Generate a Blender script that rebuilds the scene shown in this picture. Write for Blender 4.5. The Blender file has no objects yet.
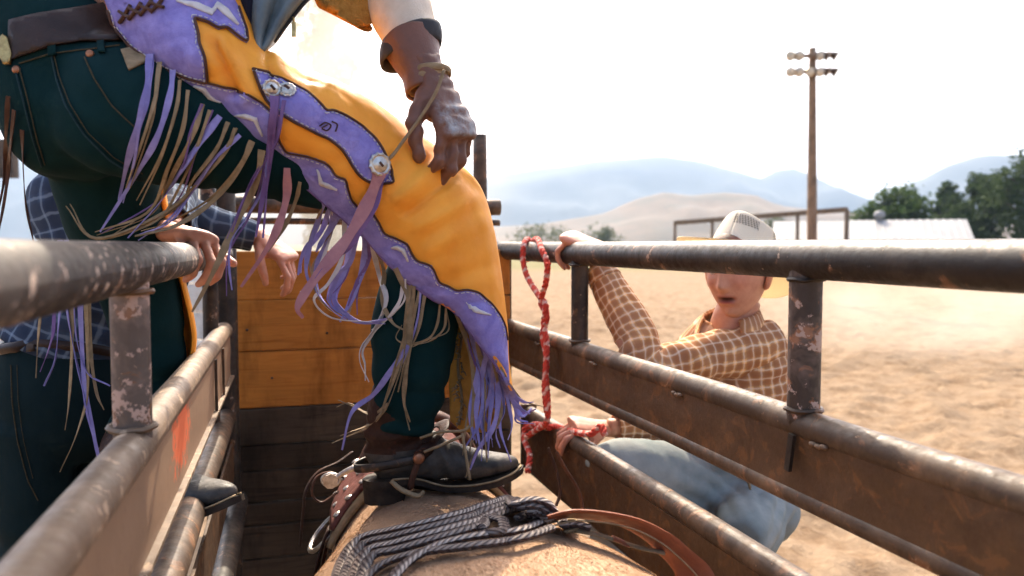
import bpy, bmesh, math, random
import numpy as np
from mathutils import Vector, Matrix, noise
from mathutils.bvhtree import BVHTree
from mathutils.geometry import delaunay_2d_cdt
R = math.radians
random.seed(7); np.random.seed(7)
S = bpy.context.scene
COL = S.collection

# ------------------------------------------------------------------ camera
EYE = 1.8
YAW, PITCH, FPX = R(16.3), R(-3.15), 800.0
CAM = Vector((0, 0, EYE))
cd = bpy.data.cameras.new('camera'); cam = bpy.data.objects.new('camera', cd); COL.objects.link(cam)
cam.location = CAM; cam.rotation_euler = (R(90) + PITCH, 0, -YAW)
cd.sensor_width = 36; cd.lens = FPX / 1024 * 36; cd.clip_start = 0.02; cd.clip_end = 20000
cd.dof.use_dof = True; cd.dof.focus_distance = 1.45; cd.dof.aperture_fstop = 4.0
S.camera = cam
_m = cam.rotation_euler.to_matrix()
RT, UP, FW = _m @ Vector((1, 0, 0)), _m @ Vector((0, 1, 0)), _m @ Vector((0, 0, -1))

# ------------------------------------------------------------------ sky and sun
SUN_AZ, SUN_EL = R(12), R(45)          # azimuth clockwise from +Y
w = bpy.data.worlds.new('World'); S.world = w; w.use_nodes = True
nt = w.node_tree; nt.nodes.clear()
sky = nt.nodes.new('ShaderNodeTexSky'); sky.sky_type = 'NISHITA'; sky.sun_disc = False
sky.sun_elevation = SUN_EL; sky.sun_rotation = SUN_AZ
sky.altitude = 600; sky.air_density = 0.7; sky.dust_density = 9.0; sky.ozone_density = 0.0
bg = nt.nodes.new('ShaderNodeBackground'); bg.inputs[1].default_value = 0.15
out = nt.nodes.new('ShaderNodeOutputWorld')
nt.links.new(sky.outputs[0], bg.inputs[0]); nt.links.new(bg.outputs[0], out.inputs[0])
sl = bpy.data.lights.new('sun', 'SUN'); sl.energy = 2.1; sl.angle = R(0.5); sl.color = (1.0, 0.87, 0.68)
so = bpy.data.objects.new('sun', sl); COL.objects.link(so)
sdir = Vector((math.sin(SUN_AZ) * math.cos(SUN_EL), math.cos(SUN_AZ) * math.cos(SUN_EL), math.sin(SUN_EL)))
so.rotation_euler = sdir.to_track_quat('Z', 'Y').to_euler(); so.location = (0, 0, 30)
vs = S.view_settings; vs.view_transform = 'Standard'; vs.look = 'None'; vs.gamma = 1; vs.exposure = 1.95
vs.use_curve_mapping = False
S.render.engine = 'CYCLES'
S.cycles.use_denoising = True
S.cycles.max_bounces = 8; S.cycles.diffuse_bounces = 4; S.cycles.glossy_bounces = 3
S.cycles.transmission_bounces = 4; S.cycles.volume_bounces = 0; S.cycles.transparent_max_bounces = 6
S.cycles.sample_clamp_indirect = 6
S.cycles.caustics_reflective = False; S.cycles.caustics_refractive = False

# ------------------------------------------------------------------ design-time measuring: a picture point at a known depth -> place in the scene
def P(px, py, z): return CAM + FW * z + RT * ((px - 512) / FPX * z) - UP * ((py - 288) / FPX * z)
def DIR(px, py): return (FW + RT * ((px - 512) / FPX) - UP * ((py - 288) / FPX)).normalized()
def on_plane(px, py, p0, n):
    d = DIR(px, py); return CAM + d * ((p0 - CAM).dot(n) / d.dot(n))
def V(*a): return Vector(a)

# ------------------------------------------------------------------ materials
MATS = {}
def srgb(r, g, b):
    f = lambda c: (c / 255 / 12.92) if c / 255 <= 0.04045 else ((c / 255 + 0.055) / 1.055) ** 2.4
    return (f(r), f(g), f(b), 1)
class NT:
    def __init__(s, name):
        s.m = bpy.data.materials.new(name); s.m.use_nodes = True
        s.t = s.m.node_tree; s.b = s.t.nodes['Principled BSDF']; s.o = s.t.nodes['Material Output']
        MATS[name] = s.m
    def n(s, typ, **k):
        x = s.t.nodes.new(typ)
        for a, b in k.items(): setattr(x, a, b)
        return x
    def l(s, a, b): s.t.links.new(a, b)
    def coords(s, scale=(1, 1, 1), kind='Object', rot=(0, 0, 0)):
        c = s.n('ShaderNodeTexCoord'); mp = s.n('ShaderNodeMapping')
        mp.inputs['Scale'].default_value = scale; mp.inputs['Rotation'].default_value = rot
        s.l(c.outputs[kind], mp.inputs[0]); return mp.outputs[0]
    def noise(s, scale, detail=4, rough=0.55, co=None, dist=0):
        x = s.n('ShaderNodeTexNoise'); x.inputs['Scale'].default_value = scale
        x.inputs['Detail'].default_value = detail; x.inputs['Roughness'].default_value = rough
        x.inputs['Distortion'].default_value = dist
        s.l(co if co is not None else s.coords(), x.inputs['Vector']); return x.outputs['Fac']
    def ramp(s, fac, stops):
        r = s.n('ShaderNodeValToRGB'); e = r.color_ramp.elements
        while len(e) < len(stops): e.new(0.5)
        for i, (p, c) in enumerate(stops):
            e[i].position = p; e[i].color = c if len(c) == 4 else (*c, 1)
        s.l(fac, r.inputs[0]); return r.outputs[0]
    def mix(s, f, a, b, mode='MIX'):
        x = s.n('ShaderNodeMix'); x.data_type = 'RGBA'; x.blend_type = mode
        for sock, v in ((x.inputs[0], f), (x.inputs[6], a), (x.inputs[7], b)):
            if hasattr(v, 'links') or hasattr(v, 'is_linked'): s.l(v, sock)
            elif isinstance(v, (int, float)): sock.default_value = v
            else: sock.default_value = v if len(v) == 4 else (*v, 1)
        return x.outputs[2]
    def math(s, op, a, b=None):
        x = s.n('ShaderNodeMath'); x.operation = op
        for i, v in enumerate((a, b)):
            if v is None: continue
            if isinstance(v, (int, float)): x.inputs[i].default_value = v
            else: s.l(v, x.inputs[i])
        return x.outputs[0]
    def bump(s, fac, strength, dist=0.01):
        b = s.n('ShaderNodeBump'); b.inputs['Strength'].default_value = strength; b.inputs['Distance'].default_value = dist
        s.l(fac, b.inputs['Height'])
        prev = s.b.inputs['Normal'].links
        if prev: s.l(prev[0].from_socket, b.inputs['Normal'])
        s.l(b.outputs[0], s.b.inputs['Normal'])
    def col(s, c):
        if hasattr(c, 'is_linked'): s.l(c, s.b.inputs['Base Color'])
        else: s.b.inputs['Base Color'].default_value = c if len(c) == 4 else (*c, 1)
    def rough(s, v):
        if isinstance(v, (int, float)): s.b.inputs['Roughness'].default_value = v
        else: s.l(v, s.b.inputs['Roughness'])

def simple(name, c, c2=None, scale=30, rough=0.6, bump=0.15, bs=None, metal=0, dist=0.003, co=None):
    t = NT(name); c2 = c2 or tuple(x * 0.65 for x in c[:3])
    n = t.noise(scale, 5, 0.6)
    t.col(t.mix(t.ramp(n, [(0.35, (0, 0, 0)), (0.65, (1, 1, 1))]), c2, c)); t.rough(rough)
    t.b.inputs['Metallic'].default_value = metal; t.b.inputs['Specular IOR Level'].default_value = 0.5 if metal else 0.15
    if bump: t.bump(t.noise(bs or scale * 4, 4, 0.6), bump, dist)
    return t.m

def steel(name, base, pale, rust, chip=0.62, rustt=0.6, rough=0.42, dusty=0.42):
    t = NT(name); co = t.coords()
    big = t.noise(7, 6, 0.65, co); fine = t.noise(60, 5, 0.7, co); mid = t.noise(22, 5, 0.62, co, 0.6)
    c = t.mix(big, base, tuple(x * 0.6 for x in base))
    c = t.mix(t.ramp(mid, [(rustt, (0, 0, 0)), (rustt + 0.07, (1, 1, 1))]), c, rust)
    dust = t.noise(11, 4, 0.7, co, 0.4)
    c = t.mix(t.math('MULTIPLY', t.ramp(dust, [(0.45, (0, 0, 0)), (0.75, (1, 1, 1))]), dusty), c, pale)
    chips = t.ramp(t.math('ADD', t.math('MULTIPLY', fine, 0.5), t.math('MULTIPLY', mid, 0.5)), [(chip, (0, 0, 0)), (chip + 0.02, (1, 1, 1))])
    c = t.mix(chips, c, pale)
    t.col(c); t.b.inputs['Specular IOR Level'].default_value = 0.4
    t.rough(t.ramp(fine, [(0.3, (rough - 0.1,) * 3), (0.75, (rough + 0.3,) * 3)]))
    t.bump(t.math('ADD', chips, t.math('MULTIPLY', fine, 1.2)), 0.35, 0.002); t.bump(big, 0.06, 0.01)
    return t.m
steel('pipe_dark', (0.020, 0.014, 0.010), (0.30, 0.21, 0.145), (0.16, 0.075, 0.035), 0.60, 0.60, 0.45, 0.2)
steel('pipe_worn', (0.066, 0.038, 0.020), (0.30, 0.19, 0.11), (0.17, 0.075, 0.03), 0.61, 0.57, 0.5)
steel('pipe_pale', (0.17, 0.108, 0.064), (0.42, 0.29, 0.185), (0.19, 0.085, 0.04), 0.57, 0.62, 0.5)
steel('post_rusty', (0.055, 0.036, 0.025), (0.42, 0.30, 0.24), (0.26, 0.10, 0.035), 0.55, 0.52, 0.5)
steel('plate_brown', (0.078, 0.036, 0.0125), (0.15, 0.082, 0.038), (0.12, 0.050, 0.014), 0.66, 0.55, 0.5)
steel('galvanised', (0.55, 0.54, 0.50), (0.75, 0.72, 0.66), (0.35, 0.25, 0.16), 0.62, 0.66, 0.4)
steel('pipe_chipped', (0.026, 0.018, 0.013), (0.46, 0.34, 0.26), (0.15, 0.07, 0.035), 0.56, 0.60, 0.5, 0.18)
steel('post_pink', (0.13, 0.092, 0.07), (0.46, 0.31, 0.24), (0.21, 0.08, 0.025), 0.53, 0.52, 0.55, 0.5)
def plate_pale():
    t = NT('plate_pale'); co = t.coords()
    a, f = t.noise(9, 5, 0.65, co), t.noise(45, 5, 0.7, co)
    c = t.mix(a, (0.29, 0.17, 0.095), (0.17, 0.095, 0.05))
    c = t.mix(t.ramp(f, [(0.58, (0, 0, 0)), (0.64, (1, 1, 1))]), c, (0.20, 0.11, 0.06))
    # sprayed orange patch, worn at its edge
    g = t.n('ShaderNodeTexCoord'); d = t.n('ShaderNodeVectorMath'); d.operation = 'DISTANCE'
    mp = t.n('ShaderNodeMapping'); mp.inputs['Scale'].default_value = (0, 0.55, 1)
    mp.inputs['Location'].default_value = (0, -0.0836, -1.505)
    t.l(g.outputs['Object'], mp.inputs[0]); t.l(mp.outputs[0], d.inputs[0]); d.inputs[1].default_value = (0, 0, 0)
    m = t.math('ADD', d.outputs['Value'], t.math('MULTIPLY', t.math('SUBTRACT', f, 0.5), 0.16))
    c = t.mix(t.ramp(m, [(0.045, (0.9, 0.9, 0.9)), (0.06, (0, 0, 0))]), c, (0.62, 0.10, 0.02))
    t.col(c); t.rough(0.6); t.bump(f, 0.3, 0.002); return t.m
plate_pale()

def wood(name, c1, c2, grain=(3, 40, 40), rough=0.6, knots=True):
    t = NT(name); co = t.coords(grain)
    oi = t.n('ShaderNodeObjectInfo'); add = t.n('ShaderNodeVectorMath'); add.operation = 'ADD'
    cmb = t.n('ShaderNodeCombineXYZ'); t.l(t.math('MULTIPLY', oi.outputs['Random'], 40), cmb.inputs[0]); t.l(t.math('MULTIPLY', oi.outputs['Random'], 17), cmb.inputs[2])
    t.l(co, add.inputs[0]); t.l(cmb.outputs[0], add.inputs[1])
    n = t.noise(1.0, 8, 0.62, add.outputs[0], 1.2)
    c = t.ramp(n, [(0.3, c2), (0.5, c1), (0.62, tuple(x * 0.8 for x in c1)), (0.8, tuple(min(1, x * 1.15) for x in c1))])
    big = t.noise(3.5, 3, 0.5, t.coords())
    c = t.mix(t.math('MULTIPLY', t.ramp(big, [(0.45, (0, 0, 0)), (0.7, (1, 1, 1))]), 0.6), c, c2)
    st = t.noise(1, 5, 0.7, t.coords((9, 9, 2.2))); c = t.mix(t.math('MULTIPLY', t.ramp(st, [(0.5, (0, 0, 0)), (0.66, (1, 1, 1))]), 0.55), c, tuple(x * 0.35 for x in c2))
    hs = t.n('ShaderNodeHueSaturation'); t.l(c, hs.inputs['Color']); t.l(t.math('ADD', t.math('MULTIPLY', oi.outputs['Random'], 0.5), 0.75), hs.inputs['Value'])
    t.b.inputs['Specular IOR Level'].default_value = 0.12; t.col(hs.outputs[0]); t.rough(rough); t.bump(n, 0.35, 0.004); return t.m
wood('plank_bounce_lit', (0.46, 0.18, 0.035), (0.27, 0.09, 0.014), (2.5, 20, 34))  # upper planks: orange of the bounce light tinted into the wood colour
wood('plank_weathered', (0.088, 0.060, 0.038), (0.024, 0.016, 0.011), (2.5, 20, 50), 0.8)
wood('plank_white', (0.86, 0.83, 0.76), (0.78, 0.72, 0.62), (3, 20, 30), 0.7)
wood('beam_dark', (0.10, 0.08, 0.065), (0.05, 0.04, 0.03), (3, 20, 30), 0.8)
wood('pole_wood', (0.26, 0.17, 0.105), (0.14, 0.09, 0.055), (30, 30, 2), 0.85)

def denim(name, c, fade, fadeamt=0.4):
    t = NT(name)
    big = t.noise(7, 4, 0.6); co = t.coords((700, 700, 250)); f = t.noise(1, 2, 0.6, co)
    c2 = t.mix(t.math('MULTIPLY', t.ramp(big, [(0.42, (0, 0, 0)), (0.72, (1, 1, 1))]), fadeamt), c, fade)
    c2 = t.mix(t.math('MULTIPLY', f, 0.5), c2, tuple(x * 1.7 for x in c))
    t.col(c2); t.rough(0.92); t.bump(f, 0.25, 0.001); t.bump(t.noise(55, 4, 0.6), 0.25, 0.004)
    t.b.inputs['Specular IOR Level'].default_value = 0.12
    return t.m
denim('denim_teal', (0.0028, 0.017, 0.0175), (0.008, 0.036, 0.04), 0.45)
denim('denim_dark', (0.005, 0.013, 0.0145), (0.014, 0.028, 0.032), 0.4)
denim('denim_light', (0.165, 0.19, 0.185), (0.40, 0.40, 0.37), 0.85)

def leather(name, c, c2, rough=0.45, scale=14, bump=0.25, spec=0.14):
    t = NT(name); n = t.noise(scale, 6, 0.62, None, 0.5)
    c_ = t.mix(t.ramp(n, [(0.35, (0, 0, 0)), (0.68, (1, 1, 1))]), c2, c)
    t.b.inputs['Specular IOR Level'].default_value = spec
    t.col(c_); t.rough(t.ramp(t.noise(scale * 3, 3), [(0.3, (rough - 0.08,) * 3), (0.7, (rough + 0.18,) * 3)]))
    v = t.n('ShaderNodeTexVoronoi'); v.inputs['Scale'].default_value = 420; t.l(t.coords(), v.inputs['Vector'])
    t.bump(v.outputs['Distance'], bump * 0.5, 0.001); t.bump(t.noise(scale * 2, 5, 0.6), bump, 0.006); return t.m
leather('leather_orange', (0.95, 0.385, 0.045), (0.84, 0.30, 0.030), 0.5, 11, 0.3, 0.2)
leather('leather_purple', (0.30, 0.26, 0.58), (0.19, 0.155, 0.42), 0.62, 34, 0.6)
leather('leather_suede', (0.66, 0.33, 0.075), (0.48, 0.22, 0.045), 0.9, 30)
leather('leather_brown', (0.10, 0.045, 0.028), (0.055, 0.024, 0.015), 0.4, 20)
leather('leather_belt', (0.045, 0.024, 0.018), (0.022, 0.012, 0.009), 0.4, 14, 0.3, 0.3)
leather('leather_red', (0.30, 0.105, 0.055), (0.20, 0.065, 0.035), 0.45, 18)
leather('leather_maroon', (0.20, 0.075, 0.06), (0.11, 0.04, 0.03), 0.55, 30, 0.5)
leather('leather_tan', (0.33, 0.235, 0.135), (0.20, 0.14, 0.075), 0.6, 40)
leather('leather_pink', (0.44, 0.21, 0.21), (0.32, 0.14, 0.16), 0.55, 30)
leather('leather_lilac', (0.30, 0.27, 0.54), (0.19, 0.165, 0.38), 0.55, 30)
leather('leather_plum', (0.20, 0.12, 0.28), (0.13, 0.07, 0.19), 0.55, 30)
leather('leather_white', (0.66, 0.62, 0.58), (0.5, 0.46, 0.46), 0.5, 40)
leather('leather_boot', (0.016, 0.017, 0.016), (0.075, 0.062, 0.05), 0.48, 22, 0.35, 0.3)
leather('leather_bootbrown', (0.055, 0.026, 0.016), (0.026, 0.012, 0.008), 0.45, 22, 0.5)
leather('leather_cuff', (0.055, 0.055, 0.06), (0.03, 0.03, 0.033), 0.5, 18)
leather('sole_black', (0.016, 0.012, 0.01), (0.045, 0.032, 0.022), 0.6, 30)
def glove_mat():
    t = NT('leather_glove'); n = t.noise(24, 6, 0.62, None, 0.5)
    c = t.mix(n, (0.10, 0.040, 0.025), (0.20, 0.085, 0.052))
    a = t.n('ShaderNodeVertexColor'); a.layer_name = 'Col'
    sep = t.n('ShaderNodeSeparateColor'); t.l(a.outputs[0], sep.inputs[0])
    k = t.math('MULTIPLY', sep.outputs[0], t.ramp(t.noise(45, 6, 0.75), [(0.40, (0, 0, 0)), (0.62, (1, 1, 1))]))
    c = t.mix(k, c, (0.27, 0.27, 0.275)); t.col(c); t.rough(0.55); t.bump(t.noise(60, 5, 0.7), 0.5, 0.004); return t.m
glove_mat()
simple('metal_silver', (0.62, 0.58, 0.52), (0.35, 0.3, 0.25), 90, 0.28, 0.2, metal=0.9)
simple('metal_brass', (0.55, 0.40, 0.16), (0.3, 0.2, 0.08), 90, 0.35, 0.2, metal=0.9)
simple('metal_copper', (0.42, 0.19, 0.10), (0.25, 0.1, 0.05), 90, 0.4, 0.2, metal=0.7)
simple('thread_tan', (0.07, 0.055, 0.03), None, 200, 0.9, 0)
simple('thread_dark', (0.02, 0.045, 0.05), None, 200, 0.9, 0)
simple('cloth_cream', (0.80, 0.70, 0.57), (0.66, 0.54, 0.41), 16, 0.9, 0.5, 300)
simple('cloth_navy', (0.02, 0.02, 0.035), None, 16, 0.9, 0.3)
simple('cloth_black', (0.02, 0.022, 0.028), (0.035, 0.04, 0.045), 10, 0.6, 0.4, 40)
simple('nylon_slate', (0.17, 0.22, 0.24), (0.06, 0.085, 0.10), 8, 0.35, 0.5, 30, dist=0.006)
simple('wool_orange', (0.60, 0.30, 0.07), (0.40, 0.18, 0.035), 60, 0.95, 1.0, 240, dist=0.006)
simple('hair_brown', (0.06, 0.035, 0.02), None, 60, 0.7, 0.5)
simple('lamp_glass', (0.75, 0.72, 0.6), None, 10, 0.2, 0)
simple('roof_metal', (0.30, 0.30, 0.29), (0.25, 0.25, 0.245), 0.5, 0.5, 0)
simple('wall_pale', (0.52, 0.46, 0.40), (0.42, 0.38, 0.33), 0.6, 0.8, 0)
simple('bark', (0.09, 0.065, 0.045), (0.05, 0.035, 0.025), 3, 0.9, 0.5)
def skin():
    t = NT('skin'); a = t.n('ShaderNodeVertexColor'); a.layer_name = 'Col'
    n = t.noise(35, 5, 0.65)
    c = t.mix(t.math('MULTIPLY', t.ramp(n, [(0.4, (0, 0, 0)), (0.7, (1, 1, 1))]), 0.45), a.outputs[0], (0.36, 0.12, 0.075))
    t.b.inputs['Specular IOR Level'].default_value = 0.3
    t.col(c); t.rough(0.5); t.b.inputs['Subsurface Weight'].default_value = 0.12
    t.b.inputs['Subsurface Radius'].default_value = (0.012, 0.004, 0.002)
    t.bump(t.noise(160, 4, 0.65), 0.3, 0.002); t.bump(t.noise(45, 3), 0.2, 0.004); return t.m
skin()
def straw():
    t = NT('straw'); co = t.coords((1, 1, 1), 'UV')
    v = t.n('ShaderNodeTexBrick'); v.inputs['Scale'].default_value = 1; v.offset = 0.5
    mp = t.coords((150, 110, 1), 'UV'); t.l(mp, v.inputs['Vector'])
    v.inputs['Color1'].default_value = (0.88, 0.84, 0.74, 1); v.inputs['Color2'].default_value = (0.80, 0.75, 0.62, 1); v.inputs['Mortar'].default_value = (0.62, 0.54, 0.40, 1)
    v.inputs['Mortar Size'].default_value = 0.012
    # woven vent bands in the crown
    sep = t.n('ShaderNodeSeparateXYZ'); t.l(co, sep.inputs[0])
    ch = t.n('ShaderNodeTexChecker'); ch.inputs['Scale'].default_value = 1; t.l(t.coords((86, 66, 1), 'UV', (0, 0, 0.6)), ch.inputs['Vector'])
    band = t.math('MULTIPLY', t.math('GREATER_THAN', sep.outputs[1], 0.59), t.math('LESS_THAN', sep.outputs[1], 0.71))
    sx = t.math('SINE', t.math('MULTIPLY', sep.outputs[0], 6.2832 * 4)); band = t.math('MULTIPLY', band, t.math('GREATER_THAN', sx, -0.3))
    hole = t.math('MULTIPLY', band, ch.outputs['Fac'])
    c = t.mix(hole, v.outputs['Color'], (0.06, 0.05, 0.04)); t.col(c); t.rough(0.75); t.bump(v.outputs['Fac'], 0.3, 0.002)
    tr = t.n('ShaderNodeBsdfTranslucent'); tr.inputs[0].default_value = (0.86, 0.74, 0.52, 1)
    mx = t.n('ShaderNodeMixShader'); mx.inputs[0].default_value = 0.38
    t.l(t.b.outputs[0], mx.inputs[1]); t.l(tr.outputs[0], mx.inputs[2]); t.l(mx.outputs[0], t.o.inputs[0]); return t.m
straw()
def plaid(name, base, dark, light, sc=26.0):
    t = NT(name); co = t.coords((1, 1, 1), 'UV'); sep = t.n('ShaderNodeSeparateXYZ'); t.l(co, sep.inputs[0])
    wob = t.noise(14, 3, 0.6)
    def band(k, f, ph, th, soft=0.1):
        s_ = t.math('SINE', t.math('ADD', t.math('MULTIPLY', t.math('ADD', sep.outputs[k], t.math('MULTIPLY', wob, .022)), f * 6.2832), ph))
        return t.ramp(t.math('ADD', t.math('MULTIPLY', s_, 0.5), 0.5), [(th - soft, (0, 0, 0)), (th + soft, (1, 1, 1))])
    c = base
    for k in (0, 1):
        c = t.mix(t.math('MULTIPLY', band(k, sc, 0.0, 0.42, 0.14), 0.66), c, dark)
    for k in (0, 1):
        c = t.mix(t.math('MULTIPLY', band(k, sc * .25, 0.6, 0.72, 0.12), 0.55), c, dark)
    for k in (0, 1):
        c = t.mix(t.math('MULTIPLY', band(k, sc, 3.14, 0.94, 0.05), 0.5), c, light)
    n = t.noise(12, 4, 0.6); c = t.mix(t.math('MULTIPLY', n, 0.25), c, light)
    t.b.inputs['Specular IOR Level'].default_value = 0.06
    t.col(c); t.rough(0.9); t.bump(t.noise(500, 2), 0.25, 0.001); t.bump(t.noise(30, 4), 0.25, 0.006); return t.m
plaid('plaid_orange', (0.80, 0.44, 0.15), (0.27, 0.075, 0.010), (0.82, 0.70, 0.55), 40)
plaid('plaid_navy', (0.026, 0.046, 0.095), (0.010, 0.015, 0.036), (0.22, 0.28, 0.36), 26)
def rope_mat(name, a, b, rep, frac, soft=0.03, ku=1.0):
    t = NT(name); co = t.coords((1, 1, 1), 'UV'); sep = t.n('ShaderNodeSeparateXYZ'); t.l(co, sep.inputs[0])
    f = t.math('FRACT', t.math('ADD', t.math('MULTIPLY', sep.outputs[1], rep), t.math('MULTIPLY', sep.outputs[0], ku)))
    c = t.mix(t.ramp(f, [(frac - soft, (0, 0, 0)), (frac + soft, (1, 1, 1))]), a, b)
    c = t.mix(t.math('MULTIPLY', t.noise(90, 4), 0.4), c, tuple(x * 0.6 for x in a)); t.col(c); t.rough(0.9)
    t.bump(t.noise(320, 3), 0.5, 0.002); return t.m
rope_mat('rope_red', (0.58, 0.06, 0.035), (0.72, 0.50, 0.42), 21, 0.76, 0.08)
def braid(name, dark, light):
    """flat braided rope: long pale and dark yarns crossing in chevrons"""
    t = NT(name); co = t.coords((1, 1, 1), 'UV'); sep = t.n('ShaderNodeSeparateXYZ'); t.l(co, sep.inputs[0])
    u = t.math('FRACT', t.math('MULTIPLY', sep.outputs[0], 38)); tri = t.math('MULTIPLY', t.math('ABSOLUTE', t.math('SUBTRACT', u, 0.5)), 2)
    ch = t.math('FRACT', t.math('ADD', t.math('MULTIPLY', sep.outputs[1], 95), t.math('MULTIPLY', tri, 1.6)))
    hh = t.math('SINE', t.math('MULTIPLY', ch, 3.1416))
    lon = t.ramp(t.math('ADD', tri, t.math('MULTIPLY', t.noise(40, 3), 0.25)), [(0.45, (0, 0, 0)), (0.72, (1, 1, 1))])
    c = t.mix(lon, dark, light); c = t.mix(t.math('MULTIPLY', t.math('SUBTRACT', 1.0, hh), 0.75), c, tuple(x * 0.35 for x in dark))
    c = t.mix(t.math('MULTIPLY', t.noise(25, 5, 0.7), 0.5), c, tuple(x * 1.3 for x in dark)); t.col(c); t.rough(0.85); t.bump(hh, 0.9, 0.003); return t.m
braid('rope_striped', (0.06, 0.034, 0.028), (0.60, 0.51, 0.43)); braid('rope_grey', (0.07, 0.046, 0.04), (0.33, 0.28, 0.24))
def hide():
    t = NT('horse_hide'); n = t.noise(5, 5, 0.6); f = t.noise(1, 3, 0.6, t.coords((260, 70, 260)))
    c = t.mix(n, (0.37, 0.215, 0.115), (0.45, 0.285, 0.165)); c = t.mix(t.math('MULTIPLY', t.ramp(f, [(0.35, (0, 0, 0)), (0.7, (1, 1, 1))]), 0.35), c, (0.24, 0.14, 0.08))
    c = t.mix(t.math('MULTIPLY', t.ramp(t.noise(16, 5, 0.7), [(0.5, (0, 0, 0)), (0.75, (1, 1, 1))]), 0.35), c, (0.30, 0.17, 0.09))
    t.b.inputs['Specular IOR Level'].default_value = 0.15; t.col(c); t.rough(0.7); t.b.inputs['Sheen Weight'].default_value = 0.05; t.bump(f, 0.5, 0.004); t.bump(t.noise(9, 4), 0.3, 0.02); return t.m
hide()
def ground_mat():
    t = NT('arena_dirt'); co = t.coords((1, 1, 1))
    a, b, c_ = t.noise(0.35, 5, 0.6, co), t.noise(3.2, 6, 0.65, co), t.noise(15, 5, 0.7, co)
    c = t.mix(a, (0.20, 0.138, 0.086), (0.25, 0.182, 0.12)); c = t.mix(t.math('MULTIPLY', t.ramp(b, [(0.38, (1, 1, 1)), (0.56, (0, 0, 0))]), 0.8), c, (0.145, 0.09, 0.05))
    c = t.mix(t.math('MULTIPLY', t.ramp(c_, [(0.45, (0, 0, 0)), (0.7, (1, 1, 1))]), 0.4), c, (0.36, 0.26, 0.165))
    # dry grass beyond the arena
    g = t.n('ShaderNodeTexCoord'); d = t.n('ShaderNodeVectorMath'); d.operation = 'LENGTH'; t.l(g.outputs['Object'], d.inputs[0])
    far = t.ramp(t.math('DIVIDE', t.math('ADD', d.outputs['Value'], t.math('MULTIPLY', a, 12)), 200), [(0.27, (0, 0, 0)), (0.34, (1, 1, 1))])
    gr = t.mix(t.noise(0.08, 5, 0.6, co), (0.10, 0.11, 0.045), (0.22, 0.17, 0.085)); c = t.mix(far, c, gr)
    t.b.inputs['Specular IOR Level'].default_value = 0.05; t.col(c); t.rough(0.95); t.bump(b, 0.6, 0.05); t.bump(c_, 0.8, 0.03); return t.m
ground_mat()
def terrain_mat(name, c1, c2, sc):
    t = NT(name); n = t.noise(sc, 8, 0.65); t.col(t.mix(t.ramp(n, [(0.38, (0, 0, 0)), (0.62, (1, 1, 1))]), c1, c2)); t.rough(0.95); return t.m
terrain_mat('mountain_forest', (0.018, 0.03, 0.032), (0.038, 0.048, 0.05), 0.006)
terrain_mat('hill_brown', (0.105, 0.066, 0.034), (0.06, 0.048, 0.025), 0.02)
def leaf(name, c1, c2):
    t = NT(name); oi = t.n('ShaderNodeNewGeometry'); n = t.noise(0.7, 3)
    k = t.n('ShaderNodeTexWhiteNoise'); k.noise_dimensions = '1D'; t.l(oi.outputs['Random Per Island'], k.inputs['W'])
    c = t.mix(k.outputs['Value'], c1, c2); t.col(c); t.rough(0.8); t.b.inputs['Specular IOR Level'].default_value = 0.05
    tr = t.n('ShaderNodeBsdfTranslucent'); t.l(c, tr.inputs[0]); mx = t.n('ShaderNodeMixShader'); mx.inputs[0].default_value = 0.3
    t.l(t.b.outputs[0], mx.inputs[1]); t.l(tr.outputs[0], mx.inputs[2]); t.l(mx.outputs[0], t.o.inputs[0]); return t.m
leaf('leaf_green', (0.035, 0.07, 0.014), (0.075, 0.12, 0.022)); leaf('leaf_dark', (0.022, 0.045, 0.010), (0.05, 0.08, 0.018)); leaf('leaf_pale', (0.08, 0.10, 0.045), (0.12, 0.14, 0.06))
leaf('horse_hair', (0.30, 0.175, 0.095), (0.52, 0.34, 0.205))
leaf('straw_litter', (0.42, 0.30, 0.13), (0.58, 0.45, 0.24))

# ------------------------------------------------------------------ mesh helpers
def tag(o, label=None, cat=None, group=None, kind=None):
    for k, v in (('label', label), ('category', cat), ('group', group), ('kind', kind)):
        if v: o[k] = v
    return o
def empty(name, loc, label, cat, group=None):
    o = bpy.data.objects.new(name, None); COL.objects.link(o); o.location = loc; o.empty_display_size = 0.1
    bpy.context.view_layer.update()
    return tag(o, label, cat, group)
def mk(name, verts, faces, mat, parent=None, smooth=True, uv=None, col=None, sharp=None):
    """verts in world coordinates; one mesh object"""
    off = Vector((0, 0, 0)); p = parent
    while p is not None: off += p.location; p = p.parent
    a = np.asarray(verts, dtype=np.float64).reshape(-1, 3) - np.array(off)
    me = bpy.data.meshes.new(name); me.from_pydata(a.tolist(), [], [tuple(f) for f in faces])
    if uv is not None:
        l = me.uv_layers.new(name='UVMap'); idx = np.empty(len(me.loops), dtype=np.int32); me.loops.foreach_get('vertex_index', idx)
        u = np.asarray(uv, dtype=np.float32)[idx]
        l.data.foreach_set('uv', u.ravel())
    if col is not None:
        c = me.color_attributes.new('Col', 'FLOAT_COLOR', 'POINT'); c.data.foreach_set('color', np.asarray(col, dtype=np.float32).ravel())
    me.materials.append(MATS[mat]); me.update()
    if smooth: me.polygons.foreach_set('use_smooth', [True] * len(me.polygons))
    o = bpy.data.objects.new(name, me); COL.objects.link(o)
    if parent: o.parent = parent
    if sharp: 
        me.set_sharp_from_angle(angle=R(sharp))
    return o
def bevel(o, wd, seg=2):
    m = o.modifiers.new('bevel', 'BEVEL'); m.width = wd; m.segments = seg; m.limit_method = 'ANGLE'; return o
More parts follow.
